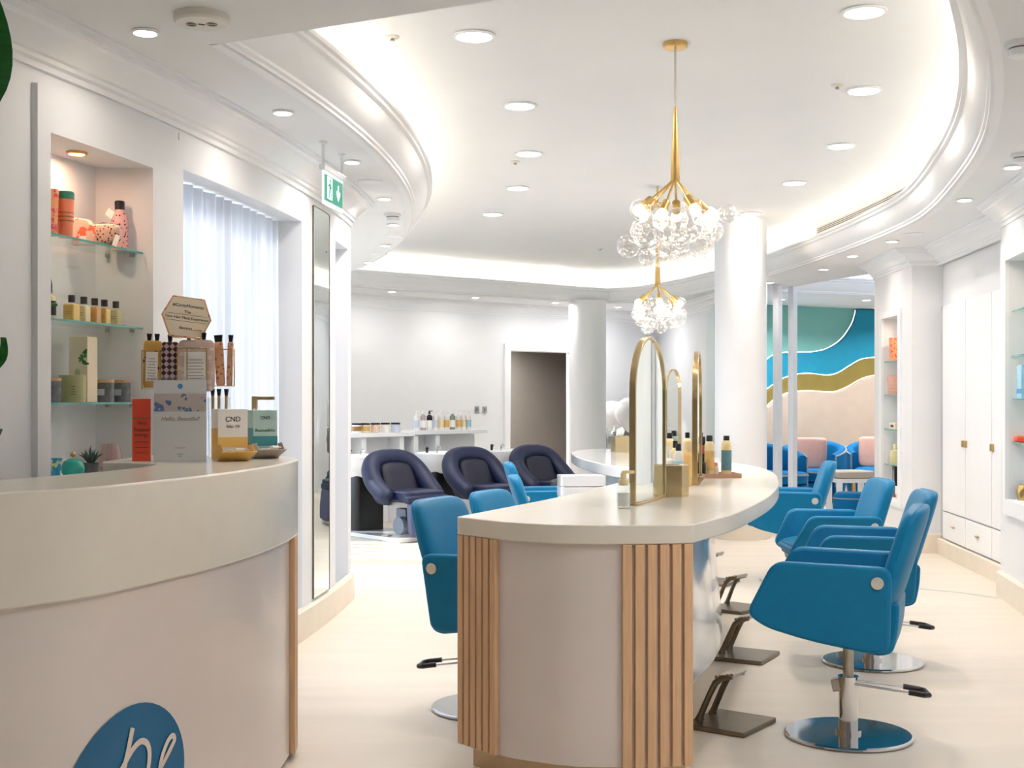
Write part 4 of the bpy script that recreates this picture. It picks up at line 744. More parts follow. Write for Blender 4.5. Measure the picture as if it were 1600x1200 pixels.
for (px, Y, r, h, body, cap, capm, capr, band, lb) in (
    (1044, 6.15, .036, .20, 'bottle_white', .055, 'bottle_white', .3, None, 'white round-shouldered spray bottle behind the brass box'),
    (1060, 6.12, .024, .215, 'bottle_white', .032, 'black', .55, 'label_blue', 'white bottle with pale blue label and black cap behind the brass box'),
    (1055, 6.35, .024, .222, 'bottle_cream', .034, 'black', .5, None, 'cream bottle with black cap tucked behind the blue-labelled one'),
    (1036, 7.4, .026, .24, 'bottle_cream', .03, 'black', .5, None, 'tall cream bottle standing at the far edge past the near mirror'),
    (1046, 7.3, .03, .235, 'bottle_cream', .03, 'black', .55, 'label_tan', 'tall cream can with tan label on the far side of the island'),
    (1053, 7.6, .027, .24, 'bottle_sage', .03, 'black', .55, None, 'grey-green can standing behind the tall cream ones'),
    (1074, 7.05, .026, .245, 'bottle_cream', .03, 'black', .5, None, 'cream bottle with black cap just before the edge-on mirror'),
    (1072, 6.28, .026, .17, 'label_tan', .0, 'black', .6, None, 'caramel coloured tube without cap beside the brass box')):
    x, y = isl_px(px, Y); bottle('styling_bottle', lb, 'bottle', x, y, HI, r, h, body, cap, capm, capr, band, .12, G1)
tr = thing('wooden_tray', 'small rounded wooden tray carrying hair products on the island', 'tray', (1.135, 7.0, HI), .12)
MB().prism(roundpoly([(-.115, -.09), (.105, -.09), (.105, .09), (-.115, .09)], .03), 0, .008).build('base', 'tray_wood', tr); MB().ring(roundpoly([(-.115, -.09), (.105, -.09), (.105, .09), (-.115, .09)], .03), roundpoly([(-.107, -.082), (.097, -.082), (.097, .082), (-.107, .082)], .025), .008, .024, 'z').build('rim', 'tray_wood', tr)
ZT = HI+.008
for (px, Y, r, h, body, cap, capm, capr, band, lb) in (
    (1097, 7.02, .024, .215, 'bottle_red', .045, 'black', .75, None, 'muted red bottle with tall black cap on the wooden tray'),
    (1108.5, 6.98, .027, .222, 'bottle_cream', .03, 'black', .65, 'label_tan', 'cream can with tan label and black cap on the wooden tray'),
    (1135, 7.0, .028, .22, 'bottle_cream', .024, 'black', .6, 'label_teal', 'cream can with grey teal label at the tray end'),
    (1094.5, 7.09, .02, .235, 'bottle_lilac', .03, 'black', .7, None, 'pale slim bottle at the back of the wooden tray'),
    (1099, 6.945, .013, .125, 'black', .045, 'black', .5, None, 'small black brush bottle at the front of the wooden tray'),
    (1119, 7.06, .014, .07, 'bottle_white', .02, 'label_pink', .7, None, 'tiny white pot with pink lid on the wooden tray')):
    x, y = isl_px(px, Y); bottle('styling_bottle', lb, 'bottle', x, y, ZT, r, h, body, cap, capm, capr, band, .12, G1)
# ================================================================ STYLING CHAIRS
def make_chair():
    t = thing('styling_chair', '', 'chair', (0, 0, 0), 0, 'blue styling chairs')
    MB().lathe([(0, 0), (.245, 0), (.252, .005), (.251, .012), (.244, .017), (.05, .0172), (.05, .03), (0, .03)], 56).build('base_disc', 'chrome', t)
    col = MB().cyl((0, 0, .02), (0, 0, .205), .038, n=28).build('column', 'chrome', t)
    MB().cyl((0, 0, .20), (0, 0, .41), .021, n=20).build('piston', 'steel', col); MB().cyl((0, 0, .198), (0, 0, .242), .041, n=24).build('collar', 'chrome', col); MB().box((.045, 0, .205), (.035, .05, .05), 0, 0, .2).build('pump_block', 'steel', col, .004)
    pe = MB(); pe.tube([(-.02, -.033, .278), (-.14, -.05, .265), (-.27, -.055, .248)], .0045, 8); pe.tube([(-.02, .033, .278), (-.14, .05, .265), (-.27, .055, .248)], .0045, 8); pe = pe.build('foot_pump', 'chrome', t); pe.location.z = -.062; pe.rotation_euler.z = .25
    MB().tube([(-.225, -.053, .255), (-.285, -.055, .246), (-.305, -.04, .243), (-.305, .04, .243), (-.285, .055, .246), (-.225, .053, .255)], .011, 10).build('pedal_grip', 'black', pe)
    arm = roundpoly([(-.188, .715), (.255, .722), (.368, .505), (.29, .452), (.12, .408), (-.10, .374), (-.175, .385)], [.05, .05, .06, .05, .1, .08, .07], 6); n_ = len(arm)
    yy = lambda q, z: q*(1)-math.copysign(.21*(.722-z), q)          # the panels lean in towards the seat
    for q in (-1, 1):
        vs = [(x, yy(q*.240, z), z) for x, z in arm]+[(x, yy(q*.288, z), z) for x, z in arm]
        a = MB().add(vs, [(k, (k+1) % n_, n_+(k+1) % n_, n_+k) for k in range(n_)]+[tuple(range(n_))[::-1], tuple(range(n_, 2*n_))]).build('arm_panel', 'blue_leather', t, .014, seg=3)
        MB().cyl((-.135, q*.268, .655), (-.135, q*.282, .655), .0235, n=24).build('arm_knob', 'knob_satin', a, .002)
    sh = roundpoly([(.365, .50), (.27, .44), (.10, .398), (-.14, .362), (-.185, .378), (-.205, .47), (-.21, .575), (-.15, .565), (.33, .53)], [.03, .05, .08, .06, .05, .05, .03, .05, .03], 4)
    MB().prism(sh, -.185, .185, 'y').build('seat_shell', 'blue_leather', t, .016, seg=3)
    MB().sq((.085, 0, .525), (.255, .208, .05), .35, .3, 32, 12, lambda p: (p.x, p.y, p.z-.03*max(0, p.x)/.27)).build('seat_cushion', 'blue_leather', t)
    def bk(p):
        k = (p.z+.2)/.4; w = 1-.10*max(0, k-.55); return (p.x-.125*k+.0625+.35*p.y*p.y, p.y*w, p.z)
    b = MB().sq((-.215, 0, .735), (.046, .232, .195), .32, .55, 36, 20, bk).build('backrest', 'blue_leather', t)
    sm = []
    for i in range(33):
        a_ = math.pi*i/32; ce = lambda v: math.copysign(abs(v)**.32, v); p = Vector((-.004, .2315*ce(math.cos(a_)), .1945*ce(math.sin(a_)))); q_ = bk(p); sm.append((q_[0]-.215, q_[1], q_[2]+.735))
    MB().tube(sm, .0035, 6).build('seam', 'blue_leather', b)
    return t
chairs = [((1.345, 5.12), (-.93, .35), 'blue salon chair nearest the camera on the cabinet side, whole chrome base in view'),
          ((1.84, 6.54), (-.987, .14), 'second blue salon chair from the camera on the cabinet side, tucked behind the nearest'),
          ((2.05, 8.0), (-.99, -.02), 'third blue salon chair on the cabinet side, both arms and seat front showing'),
          ((2.08, 9.47), (-1.0, .15), 'farthest blue salon chair on the cabinet side, at the rounded island end'),
          ((-.10, 5.58), (.90, -.42), 'blue salon chair on the curtain side half hidden by the slatted island end'),
          ((.10, 7.15), (.88, -.46), 'second blue salon chair on the curtain side, only its rounded backrest top in view'),
          ((.28, 8.7), (1, .0), 'third blue salon chair on the curtain side, seen in profile over the island top'),
          ((.24, 10.3), (1, .05), 'farthest blue salon chair on the curtain side, before the washing units')]
c0 = make_chair()
for i, ((x, y), f, lb) in enumerate(chairs):
    if i == 0: c0.location = (x, y, 0); c0.rotation_euler.z = rot_to(*f); c0['label'] = lb
    else:
        c = dup(c0, (x, y, 0), rot_to(*f), lb)
        for ch_ in c.children:                       # chairs pumped to their own heights
            if not ch_.name.startswith(('base_disc', 'column', 'foot_pump')): ch_.location.z -= {1: .045, 2: .08, 3: .04, 4: .02, 5: .10, 6: .10, 7: .09}.get(i, 0)
# footrests
def make_foot():
    t = thing('footrest', '', 'footrest', (0, 0, 0), 0, 'metal footrests')
    MB().box((.02, 0, .012), (.27, .31, .02)).build('floor_plate', 'bronze', t, .003)
    for q_ in (-1, 1): MB().tube([(-.09, q_*.06, .02), (-.085, q_*.06, .04), (-.045, q_*.058, .13), (-.02, q_*.056, .18), (.01, q_*.054, .205), (.055, q_*.052, .215)], [.021, .014, .013, .014, .014, .011], 8).build('strut', 'bronze', t)
    tr_ = MB().box((.02, 0, .206), (.075, .105, .012), 0, 0, -.22).build('tread', 'steel', t, .003)
    for k in range(5): MB().cyl((-.012+.017*k, -.062, .206+.004*k), (-.012+.017*k, .062, .206+.004*k), .0085, n=10).build('rib', 'steel', tr_)
    return t
f0 = make_foot()
for i, ((x, y), ang, lb) in enumerate([((.885, 5.30), -.62, 'metal footrest nearest the camera beside the slatted island end'), ((1.2, 6.68), -.5, 'second metal footrest from the camera, at the feet of the second chair'), ((1.42, 8.2), -.75, 'third metal footrest from the camera under the island edge'), ((1.47, 9.37), -.5, 'farthest metal footrest beyond the island end')]):
    if i == 0: f0.location = (x, y, 0); f0.rotation_euler.z = ang; f0['label'] = lb
    else: dup(f0, (x, y, 0), ang, lb)
# ================================================================ WASHING UNITS
def make_wash():
    t = thing('shampoo_unit', '', 'shampoo unit', (0, 0, 0), 0, 'navy backwash units')
    MB().box((-.24, 0, .022), (1.06, .56, .04)).build('base_plate', 'gloss_white', t, .006); MB().box((-.24, 0, .0015), (1.03, .53, .003)).build('black_foot', 'black', t)  # thin black sheet under the plate, slightly smaller than it
    MB().prism(roundpoly([(-.80, -.17), (-.56, -.17), (-.56, .17), (-.80, .17)], .06), .04, .6).build('pedestal', 'black', t)
    b = MB().lathe([(.0, .56), (.17, .565), (.215, .60), (.262, .70), (.28, .77), (.274, .785), (.255, .78), (.23, .70), (.17, .64), (0, .63)], 40, (-.70, 0, 0), 1.05, 1.0).build('basin', 'gloss_white', t)
    MB().tube([(-.82, .05, .77), (-.82, .05, .82), (-.80, .05, .835), (-.76, .05, .825)], .009, 8).build('tap', 'chrome', b); MB().tube([(-.84, -.07, .77), (-.84, -.07, .815), (-.83, -.07, .835)], [.012, .016, .02], 10).build('hand_shower', 'black', b)
    MB().prism([(-.43, .79), (-.38, .80), (-.33, .72), (-.38, .70), (-.42, .73)], -.10, .10, 'y').build('neck_rest', 'black', b, .01)
    hs = [(.16, -.285, .40), (.10, -.295, .43), (.0, -.305, .49), (-.10, -.305, .57), (-.18, -.28, .66), (-.235, -.21, .735), (-.26, -.11, .765), (-.265, 0, .77)]
    hs = catmull(hs+[(x, -y, z) for x, y, z in hs[-2::-1]], 5); nh = len(hs)-1; rr_ = [.088*(1-abs(2*i/nh-1)**14*.75) for i in range(nh+1)]
    MB().tube(hs, rr_, 16).build('backrest_shell', 'navy', t, smooth=70)
    MB().sq((-.165, 0, .545), (.06, .29, .22), .4, .6, 36, 18, lambda p: (p.x-.40*p.z, p.y*(1-.2*max(0, p.z)/.22), p.z)).build('backrest', 'navy', t)
    MB().sq((-.105, 0, .575), (.045, .185, .15), .45, .8, 28, 14, lambda p: (p.x-.42*p.z, p.y, p.z)).build('back_cushion', 'navy_dark', t)
    MB().sq((.10, 0, .43), (.27, .235, .055), .3, .3, 32, 12).build('seat', 'navy', t); MB().sq((.33, 0, .405), (.06, .24, .045), .5, .3).build('front_bolster', 'navy', t)
    MB().sq((.365, 0, .225), (.045, .225, .175), .3, .35, 24, 14, lambda p: (p.x-.10*p.z, p.y, p.z)).build('leg_rest', 'slate_blue', t)
    pst = MB().prism([(-.02, .30), (.12, .30), (.16, .10), (-.04, .10)], -.09, .09, 'y').build('lift_post', 'motor_grey', t, .006); MB().cyl((.12, -.17, .145), (.12, .17, .145), .085, n=28).build('motor', 'motor_grey', pst); MB().box((.12, 0, .345), (.4, .3, .05)).build('seat_frame', 'steel', t, .004); MB().box((.22, 0, .26), (.05, .24, .14), 0, 0, .5).build('linkage', 'black', t)
    MB().box((.0, -.22, .05), (.1, .05, .012)).build('foot_switch', 'chrome', t)
    return t
w0 = make_wash(); wa = math.atan2(-.75, .66)
for i, ((x, y), lb) in enumerate([((-1.03, 12.33), 'navy backwash chair with basin nearest the curtain wall'), ((-.30, 13.08), 'middle navy backwash chair with white basin'), ((.38, 13.75), 'navy backwash chair with basin nearest the doorway, behind the blue chairs')]):
    if i == 0: w0.location = (x, y, 0); w0.rotation_euler.z = wa; w0['label'] = lb
    else: dup(w0, (x, y, 0), wa, lb)
# ledge behind the basins
la, lb2 = Vector((-2.3, 13.19)), Vector((-.42, 14.84)); le = (lb2-la).normalized(); lnn = Vector((le.y, -le.x)); LL = (lb2-la).length
def ledge_s(px, o=0): r = (px-800)/F; q = la+lnn*o; return (q.x-r*q.y)/(r*le.y-le.x)
def lpt(s_, o=0): return la+le*s_+lnn*o
lg = thing('basin_ledge', 'white stepped ledge unit with open boxes behind the wash basins', 'ledge', (-1.3, 14.0, 0)); LM = lambda: MB(Matrix.Translation((1.3, -14.0, 0)))
def lbox(sa, sb, z0, z1, o0, o1, nm): LM().prism([tuple(lpt(sa, o1)), tuple(lpt(sb, o1)), tuple(lpt(sb, o0)), tuple(lpt(sa, o0))], z0, z1).build(nm, 'trim_white', lg, .003)
sm_ = ledge_s(630)
lbox(0, sm_, .94, .985, -.02, .22, 'shelf_board'); lbox(sm_, LL, .955, 1.0, -.02, .22, 'shelf_board'); lbox(0, LL, 0, .95, -.04, -.02, 'back_board')
for px in (500, 553, 612, 634, 668): s_ = ledge_s(px); lbox(s_-.03, s_+.03, 0, .95, -.02, .19, 'upright')
for i, px in enumerate((557, 571, 586.5, 602, 618)):
    s_ = ledge_s(px, .1); q = lpt(s_, .1); t = thing('mask_jar', ['white jar with black lid, first on the ledge from the curtain wall', 'tan-labelled jar, second on the ledge', 'red patterned jar in the middle of the ledge jars', 'plain cream jar, fourth on the ledge', 'pale jar, last on the lower ledge'][i], 'jar', (q.x, q.y, .985), 0, 'mask jars on the ledge')
    MB().lathe([(0, 0), (.044, 0), (.05, .006), (.05, .085), (0, .087)], 24).build('jar', ('bottle_white', 'cream_paper', 'jar_pattern', 'bottle_white', 'bottle_lilac')[i], t); MB().lathe([(.051, .086), (.051, .104), (0, .106)], 24).build('lid', 'black', t)
    if i < 2: MB().lathe([(.0507, .02), (.0507, .07)], 24).build('label_band', ('gold_ink', 'label_tan')[i], t)
bt = [(651, 'bottle_lilac'), (661, 'bottle_mauve'), (671, 'black'), (680, 'bottle_lilac'), (689, 'bottle_cream'), (698, 'label_tan'), (707, 'bottle_sage'), (716, 'label_tan'), (724, 'bottle_cream'), (732, 'label_blue')]
for i, (px, bd) in enumerate(bt):
    s_ = ledge_s(px, .1); q = lpt(s_, .1); t = thing('shampoo_bottle', ('black pump bottle with white label among the pale bottles on the ledge' if i == 2 else 'pale pump bottle on the ledge, %s from the curtain side of the row' % (['first', 'second', 'third', 'fourth', 'fifth', 'sixth', 'seventh', 'eighth', 'ninth', 'tenth'][i])), 'bottle', (q.x, q.y, 1.0), 0, 'shampoo bottles on the ledge')
    MB().lathe([(0, 0), (.029, 0), (.031, .006), (.031, .15), (.014, .172), (.012, .18)], 20).build('bottle', 'bottle_white' if i not in (1, 6) else bd, t); MB().lathe([(.0316, .03), (.0316, .11)], 20).build('label_band', 'paper' if i in (1, 2, 6) else bd, t)
    if i == 2: MB().lathe([(.032, .11), (.032, .152), (.015, .174)], 20).build('shoulder', 'black', t)
    MB().cyl((0, 0, .178), (0, 0, .21), .012 if i != 2 else .014, .009, 12).build('pump', 'bottle_white' if i != 2 else 'black', t); MB().box((.014, 0, .213), (.045, .012, .009)).build('spout', 'bottle_white' if i != 2 else 'black', t)
# ================================================================ FAR MANICURE TABLE
HT = .85
tab = catmull([(.66, 12.5), (.55, 11.9), (.56, 11.0), (.64, 10.2), (.78, 9.5), (1.05, 9.25), (1.5, 9.75), (1.75, 10.8), (1.65, 12.0), (1.3, 12.7), (.9, 12.75), (.66, 12.5)], 7)[:-1]
ta = thing('far_table', 'white kidney-shaped table with mirror and brass tissue box beyond the island', 'table', (1.1, 11.2, 0)); TM = lambda: MB(Matrix.Translation((-1.1, -11.2, 0)))
TM().prism(tab, HT-.085, HT).build('table_top', 'gloss_white', ta, .006, smooth=30); cn = Vector((1.12, 11.1)); TM().prism([tuple(cn+(Vector(p)-cn)*.6) for p in tab], 0, HT-.085).build('pedestal', 'gloss_white', ta, smooth=30)
q = onh(970, 706.5, HT); t = thing('tissue_box', 'brass cube tissue box with white tissue on the far white table', 'tissue box', (q.x, q.y+.07, HT), .25); MB().box((0, 0, .075), (.14, .14, .15)).build('cube', 'brass_pale', t, .003); MB().prism([(-.04, .15), (.03, .15), (.045, .20), (.02, .235), (-.03, .21)], -.008, .008, 'y').build('tissue', 'paper', t, .004)
t = thing('glass_jar', 'clear lidded glass jar behind the tissue box on the far table', 'jar', (q.x-.03, q.y+.3, HT)); MB().lathe([(0, 0), (.07, 0), (.075, .01), (.075, .17), (.06, .19), (.064, .195)], 24).build('jar', 'water_glass', t); MB().lathe([(.07, .192), (.05, .235), (.015, .25), (.018, .27), (0, .275)], 24).build('lid', 'water_glass', t)
tl = thing('nail_trolley', 'white two-tier trolley standing before the far table', 'trolley', (.52, 9.62, 0), .1)
for z in (.25, .62, .70): MB().ring(roundpoly([(-.17, -.13), (.17, -.13), (.17, .13), (-.17, .13)], .03), roundpoly([(-.16, -.12), (.16, -.12), (.16, .12), (-.16, .12)], .025), z, z+.075, 'z').build('basket', 'gloss_white', tl); MB().box((0, 0, z+.004), (.33, .25, .006)).build('shelf', 'gloss_white', tl)
for sx in (-1, 1):
    for sy in (-1, 1): MB().cyl((sx*.15, sy*.11, .03), (sx*.15, sy*.11, .76), .012, n=10).build('post', 'gloss_white', tl); MB().sphere((sx*.15, sy*.11, .025), .025, 12).build('caster', 'black', tl)
for i, (x, y, h, lb) in enumerate([(.50, 10.98, .62, 'round black stool between the white trolley and the far table')]):
    t = thing('stool', lb, 'stool', (x, y, 0), 0, 'black stools'); MB().sq((0, 0, h), (.17, .17, .045), .5, 1, 32, 12).build('seat', 'black', t); MB().cyl((0, 0, .05), (0, 0, h-.03), .022, n=16).build('column', 'chrome', t)
    for k in range(5):
        a = k*1.2566; lg_ = MB().tube([(0, 0, .07), (.2*math.cos(a), .2*math.sin(a), .055)], .014, 8).build('leg', 'chrome', t); MB().sphere((.2*math.cos(a), .2*math.sin(a), .027), .027, 12).build('caster', 'black', lg_)
for i, (px, py, Y, r, mt, lb) in enumerate([(957, 650, 18.5, .22, 'balloon_white', 'white balloon highest beside the far column'), (988, 648, 18.05, .25, 'balloon_white', 'white balloon behind the near arched mirror frame'), (973, 672, 18.85, .16, 'balloon_grey', 'glossy grey balloon between the white balloons'), (952, 690, 18.1, .13, 'balloon_grey', 'small grey balloon lowest by the far column'), (1004, 690, 18.4, .2, 'balloon_grey', 'grey balloon low behind the tissue box')]):
    q = P3(px, py, Y); t = thing('balloon', lb, 'balloon', (q.x, q.y, q.z), 0, 'balloons by the far wall'); MB().lathe([(0, -r*1.12), (r*.3, -r*.98), (r*.75, -r*.6), (r*.98, -.1*r), (r, .2*r), (r*.85, .65*r), (r*.5, .93*r), (0, r)], 28).build('balloon_skin', mt, t, smooth=80); MB().cyl((0, 0, -r*1.17), (0, 0, -r*1.1), .02, .006, 8).build('knot', mt, t); MB().cyl((0, 0, -q.z+.002), (0, 0, -r*1.15), .002, n=5).build('ribbon', 'paper', t)
# ================================================================ LOUNGE
def wave(px_pts, o, th, z_top_right, material, label, name='wave_panel'):
    pts = []
    for px, py in px_pts:
        s_ = lw_s(px, o); q = lw(s_, o); pts.append((s_, EYE-(py-HOR)*q.y/F))
    pts = catmull(pts, 6); ext_l = [(-1.15, pts[0][1]-.25)]; ext_r = [(3.3, pts[-1][1]+z_top_right)]
    top = ext_l+pts+ext_r; t = thing(name, label, 'wall panel', (LA.x, LA.y, 0), math.atan2(ld.y, ld.x), 'wave wall panels')
    top = [(x, min(z, 2.655)) for x, z in top]
    MB().prism([(top[0][0], .0)]+[p for p in top]+[(top[-1][0], 0)], -o, -o+th, 'y').build('upholstered_face', material, t, .012, seg=2)
    MB().tube([(x, -o+th*.92, z+.006) for x, z in top if z < 2.64], .006, 6).build('edge_light', 'led_white', t)
wave([(1200, 563), (1212, 555), (1227.5, 551.5), (1250, 550.6), (1272, 550), (1295, 545), (1317, 531), (1333, 509), (1339, 493), (1342, 478), (1346, 470)], .10, .06, 0, 'wave_blue', 'tall teal blue upholstered wave panel reaching the lounge ceiling')
wave([(1200, 610), (1223, 594), (1245, 586), (1268, 584), (1295, 586.6), (1313, 583), (1331, 572), (1349, 562), (1366, 559)], .16, .06, .05, 'wave_olive', 'olive gold upholstered wave panel between the teal and beige ones')
wave([(1200, 637), (1218.5, 621), (1241, 613), (1268, 611), (1304, 613), (1326.5, 605.5), (1349, 593), (1366, 587.5)], .22, .06, .1, 'wave_beige', 'beige upholstered wave panel lowest on the lounge wall')
def make_tub():
    t = thing('tub_armchair', '', 'armchair', (0, 0, 0), 0, 'blue tub armchairs'); m = MB(); N = 36; vs = []; prof = 10; edge = []
    for i in range(N+1):
        a = math.radians(-125+250*i/N)+math.pi; k = abs(i/N-.5)*2; topz = .80-.16*k**1.5; ro_, ri_ = .45, .335
        pr = [(ro_*.92, .08), (ro_, .25), (ro_, topz-.06), (ro_-.015, topz-.015), (ro_-.05, topz), (ri_+.03, topz-.005), (ri_, topz-.05), (ri_, .36), (ri_, .2), (ri_, .08)]
        for r, z in pr: vs.append((r*math.cos(a), r*math.sin(a)*.98, z))
        edge.append((ro_*1.0*math.cos(a), ro_*.98*math.sin(a), topz-.03))
    m.add(vs, [(i*prof+k, i*prof+(k+1) % prof, (i+1)*prof+(k+1) % prof, (i+1)*prof+k) for i in range(N) for k in range(prof)]+[tuple(range(prof)), tuple(range(N*prof, (N+1)*prof))[::-1]])
    s_ = m.build('shell', 'blue_velvet', t, smooth=50); MB().tube(edge, .011, 8).build('piping', 'grey_pipe', s_); e2 = [(x, y, .12+(z-.12)*u) for (x, y, z), u in [(edge[0], u) for u in (1, .6, .2)]]; MB().tube(e2, .011, 8).build('piping', 'grey_pipe', s_); e3 = [(edge[-1][0], edge[-1][1], .12+(edge[-1][2]-.12)*u) for u in (1, .6, .2)]; MB().tube(e3, .011, 8).build('piping', 'grey_pipe', s_)
    MB().sq((.07, 0, .36), (.34, .325, .085), .35, .45, 32, 12).build('seat_cushion', 'blue_velvet', t); MB().sq((.08, 0, .17), (.34, .32, .11), .25, .4, 32, 12).build('seat_base', 'blue_velvet', t); MB().tube([(.415, -.24, .40), (.42, 0, .405), (.415, .24, .40)], .010, 6).build('cushion_piping', 'grey_pipe', t)
    MB().lathe([(.30, .0), (.30, .09)], 28).build('plinth', 'black', t); return t
c0 = make_tub(); tub = [((3.92, 16.75), math.radians(-115), 'blue tub armchair behind the white posts, holding a pink cushion'), ((4.92, 17.15), math.radians(-105), 'blue tub armchair beside the niche pillar, holding a pink cushion'), ((3.26, 16.1), math.radians(-60), 'blue tub armchair mostly hidden by the round column')]
for i, ((x, y), a, lb) in enumerate(tub):
    if i == 0: c0.location = (x, y, 0); c0.rotation_euler.z = a; c0['label'] = lb
    else: dup(c0, (x, y, 0), a, lb)
for i, ((x, y), a, lb) in enumerate([((3.86, 16.72), -115, 'pink square cushion leaning in the armchair behind the posts'), ((4.86, 17.05), -105, 'pink square cushion in the armchair by the niche pillar')]):
    t = thing('throw_cushion', lb, 'cushion', (x, y, .44), math.radians(a), 'pink cushions'); MB().sq((-.08, 0, .20), (.07, .235, .20), .22, .9, 28, 16, lambda p: (p.x-.18*p.z, p.y, p.z)).build('cushion', 'cushion_pink', t); MB().tube([(-.08-.18*z, y_, .2+z) for y_, z in ((-.225, -.19), (-.225, .19), (.225, .19), (.225, -.19))], .004, 6, True).build('seam', 'cushion_pink', t)
t = thing('bench', 'low bench with grey padded top and white frame before the armchairs', 'bench', (4.07, 15.4, 0), .1); MB().sq((0, 0, .445), (.24, .22, .045), .3, .3).build('padded_top', 'bench_grey', t); MB().box((0, 0, .375), (.46, .42, .05)).build('frame', 'trim_white', t, .004)
for sx in (-1, 1):
    for sy in (-1, 1): MB().box((sx*.20, sy*.18, .176), (.06, .06, .35)).build('leg', 'trim_white', t, .004)
t = thing('round_pouf', 'small round blue pouf with grey piping beside the bench', 'pouf', (3.70, 13.95, 0)); MB().sq((0, 0, .17), (.2, .2, .165), .35, 1, 36, 14).build('body', 'blue_velvet', t); MB().tube([(.198*math.cos(a*.2094), .198*math.sin(a*.2094), .27) for a in range(30)], .007, 6, True).build('piping', 'grey_pipe', t)
t = thing('side_table', 'small brass pedestal table under the bench line in the lounge', 'table', (4.28, 16.05, 0)); MB().lathe([(.14, 0), (.14, .012), (.03, .03), (.02, .06), (.028, .2), (.02, .35), (.03, .42)], 24).build('pedestal', 'brass', t); MB().lathe([(0, .42), (.2, .42), (.2, .44), (0, .441)], 32).build('table_top', 'gloss_white', t)
# ================================================================ CABINETS AND RIGHT NICHES
def kpt(s_, o=0): return KA+kd*s_+kn*o
ks = [face_s(KA, KB, px) for px in (1474.5, 1510, 1551.5)]+[KL+.22]
kang = math.atan2(kd.y, kd.x)
cbn = thing('wall_cabinet', 'built-in white cabinet with tall doors, small drawers and brass handles', 'cabinet', (KA.x, KA.y, 0), kang)
MB().box((KL/2+.13, .018, 1.15), (KL+.26, .012, 2.005)).build('body', 'light_grey', cbn)
names = ('door', 'drawer'); z_up = (.39, 2.15)
for i in range(3):
    a, b = ks[i]+.005, ks[i+1]-.005
    d_ = MB().box(((a+b)/2, .0, (z_up[0]+z_up[1])/2), (b-a, .018, z_up[1]-z_up[0])).build('door', 'gloss_white' if False else 'trim_white', cbn, .002)
    w_ = MB().box(((a+b)/2, .0, .265), (b-a, .018, .228)).build('drawer', 'trim_white', cbn, .002)
    hx_ = b-.03 if i == 0 else (a+.03 if i == 1 else a+.03)
    MB().box((hx_, -.018, .985), (.05, .02, .055)).build('handle', 'brass', d_, .002)
    if i < 2: MB().box(((a+b)/2, -.018, .275), (.065, .018, .012)).build('pull', 'brass', w_, .002)
# pillar niche shelves and goods
def pil(s_, o, z): q = PA+pd*s_+pn*o; return (q.x, q.y, z)
def pilx(px, o, z): A_ = PA+pn*o; return pil(face_s(A_, A_+pd, px), o, z)
def rpx(px, o, z): A_ = RA+rn*o; return rp(face_s(A_, A_+rd, px), o, z)
pang = math.atan2(pd.y, pd.x); sc = (s0+s1)/2; pz = [1.70, 1.385, 1.06, .73]
for i, z in enumerate(pz):
    g = thing('glass_shelf', 'glass shelf in the narrow pillar niche, %s from the top' % ORD[i], 'shelf', pil(sc, -.11, z), pang, 'glass shelves of the pillar niche'); MB().box((0, 0, 0), (s1-s0-.004, .20, .008)).build('pane', 'shelf_glass', g, smooth=0); MB().box((0, -.1015, 0), (s1-s0-.004, .003, .008)).build('front_edge', 'glass_edge', g, smooth=0)
    for sx in (-1, 1): MB().box((sx*((s1-s0)/2-.01), .04, -.01), (.016, .012, .01)).build('shelf_peg', 'steel', g)
t = thing('straw_tumbler', 'orange floral tumbler with red straw on the top pillar niche shelf', 'tumbler', pilx(1399, -.075, 1.704), 0); MB().lathe([(0, 0), (.05, 0), (.06, .22), (0, .22)], 18).build('cup', 'floral', t); MB().cyl((.02, 0, .2), (.035, 0, .36), .006, n=8).build('straw', 'straw_red', t)
t = thing('glass_cloche', 'blush glass cup beside the floral tumbler in the pillar niche', 'cup', pilx(1393, -.16, 1.704), 0); MB().lathe([(0, 0), (.05, 0), (.07, .08), (.05, .2), (0, .21)], 20).build('cup', 'pink_glass', t)
t = thing('peach_canister', 'peach ribbed canister on the second pillar niche shelf', 'canister', pilx(1399, -.085, 1.389), 0); MB().lathe([(0, 0), (.07, 0), (.07, .13), (.075, .13), (.075, .18), (0, .18)], 24).build('canister', 'cushion_pink', t); [MB().lathe([(.0705, z), (.0735, z+.006), (.0705, z+.012)], 24).build('rib', 'cushion_pink', t) for z in (.03, .06, .09)]
t = thing('brush_case', 'small cream case with dark print on the third pillar niche shelf', 'case', pilx(1399, -.06, 1.064), pang); MB().box((0, 0, .03), (.22, .07, .06)).build('case', 'cream_paper', t, .006); MB().box((.02, -.036, .03), (.1, .003, .02)).build('print_band', 'ink', t)
bottle('pump_bottle', 'pale cream lotion bottle on the lowest pillar niche shelf', 'bottle', *pilx(1399, -.075, .734), .05, .19, 'oil_pale', .05, 'bottle_cream', .4)
t = thing('black_carton', 'tall black product carton at the bottom of the pillar niche', 'box', pilx(1402, -.10, .42), pang); MB().box((0, 0, .15), (.09, .07, .30)).build('carton', 'black', t, .002); MB().box((.0, -.036, .18), (.03, .003, .15)).build('print_band', 'bottle_mauve', t)
t = thing('white_carton', 'small white red-marked box before the black carton in the pillar niche', 'box', pilx(1404, -.05, .42), pang); MB().box((0, 0, .06), (.06, .05, .12)).build('carton', 'paper', t, .002); MB().box((.0, -.026, .03), (.04, .002, .03)).build('print_band', 'coral', t)
def rp(s_, o, z): q = RA+rd*s_+rn*o; return (q.x, q.y, z)
rang = math.atan2(rd.y, rd.x); rc_ = (r0+r1)/2
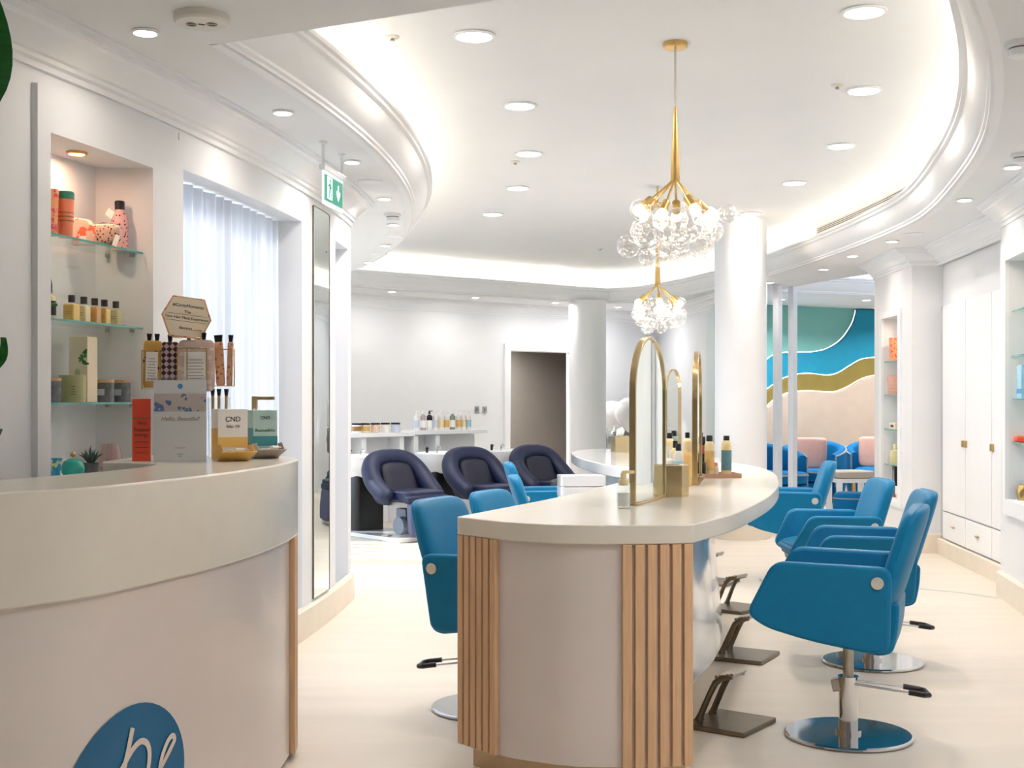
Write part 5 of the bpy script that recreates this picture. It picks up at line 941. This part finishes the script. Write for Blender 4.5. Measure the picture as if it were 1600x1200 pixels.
for i, z in enumerate((1.93, 1.635, 1.345, 1.06)):
    g = thing('glass_shelf', 'glass shelf in the niche cut by the picture edge, %s from the top' % ORD[i], 'shelf', rp(rc_, -.12, z), rang, 'glass shelves of the edge niche'); MB().box((0, 0, 0), (r1-r0-.004, .20, .008)).build('pane', 'shelf_glass', g, smooth=0); MB().box((0, -.1015, 0), (r1-r0-.004, .003, .008)).build('front_edge', 'glass_edge', g, smooth=0)
    MB().box((-(r1-r0)/2+.012, .03, -.012), (.02, .014, .012)).build('shelf_peg', 'steel', g)
sx_ = face_s(RA, RB2, 1597)+.05
t = thing('blue_carton', 'pale blue product box on the edge niche shelf', 'box', rpx(1601, -.06, 1.349), rang); MB().box((0, 0, .11), (.13, .07, .22)).build('carton', 'label_blue', t, .002); MB().box((0, -.036, .05), (.13, .002, .03)).build('print_band', 'print_blue', t)
t = thing('orange_soap', 'orange and pink bar on the lowest edge niche shelf', 'soap', rpx(1592, -.06, 1.064), rang); MB().box((0, 0, .018), (.16, .06, .036)).build('bar', 'coral', t, .008); MB().box((.03, -.0, .038), (.06, .05, .006)).build('band', 'label_tan', t)
t = thing('brass_pot', 'small brass pot at the bottom of the edge niche', 'pot', rpx(1600, -.08, .68), 0); MB().lathe([(0, 0), (.04, 0), (.05, .06), (.035, .10), (.03, .10), (.04, .06), (0, .01)], 20).build('pot', 'brass', t)
for k_, (nm, A_, o_, z_) in enumerate((('pillar', pil(sc, -.11, 2.105), 0, 0), ('edge', rp(rc_, -.12, 2.265), 0, 0))):
    t = thing('niche_spotlight', 'small spotlight in the top of the %s niche' % nm, 'spotlight', A_); MB().lathe([(.035, -.001), (.035, -.006), (.024, -.006), (.024, -.002)], 20).build('ring', 'brass', t); MB().lathe([(0, -.002), (.024, -.002)], 20).build('lens', 'lens_warm', t)
    l = bpy.data.lights.new('lamp', 'AREA'); l.shape = 'DISK'; l.size = .05; l.energy = 1.2; l.color = (1, .82, .62); lo_ = bpy.data.objects.new('lamp', l); C.objects.link(lo_); lo_.parent = t; lo_.location = (0, 0, -.012)
# ================================================================ lettering to meshes
dg = bpy.context.evaluated_depsgraph_get(); dg.update()
for (o, name, material, parent, M) in TEXTS:
    me = bpy.data.meshes.new_from_object(o.evaluated_get(dg)); me.materials.clear(); me.materials.append(MATS[material])
    n = bpy.data.objects.new('lettering', me); C.objects.link(n); n.parent = parent; n.matrix_local = M
for (o, *_) in TEXTS: bpy.data.objects.remove(o, do_unlink=True)
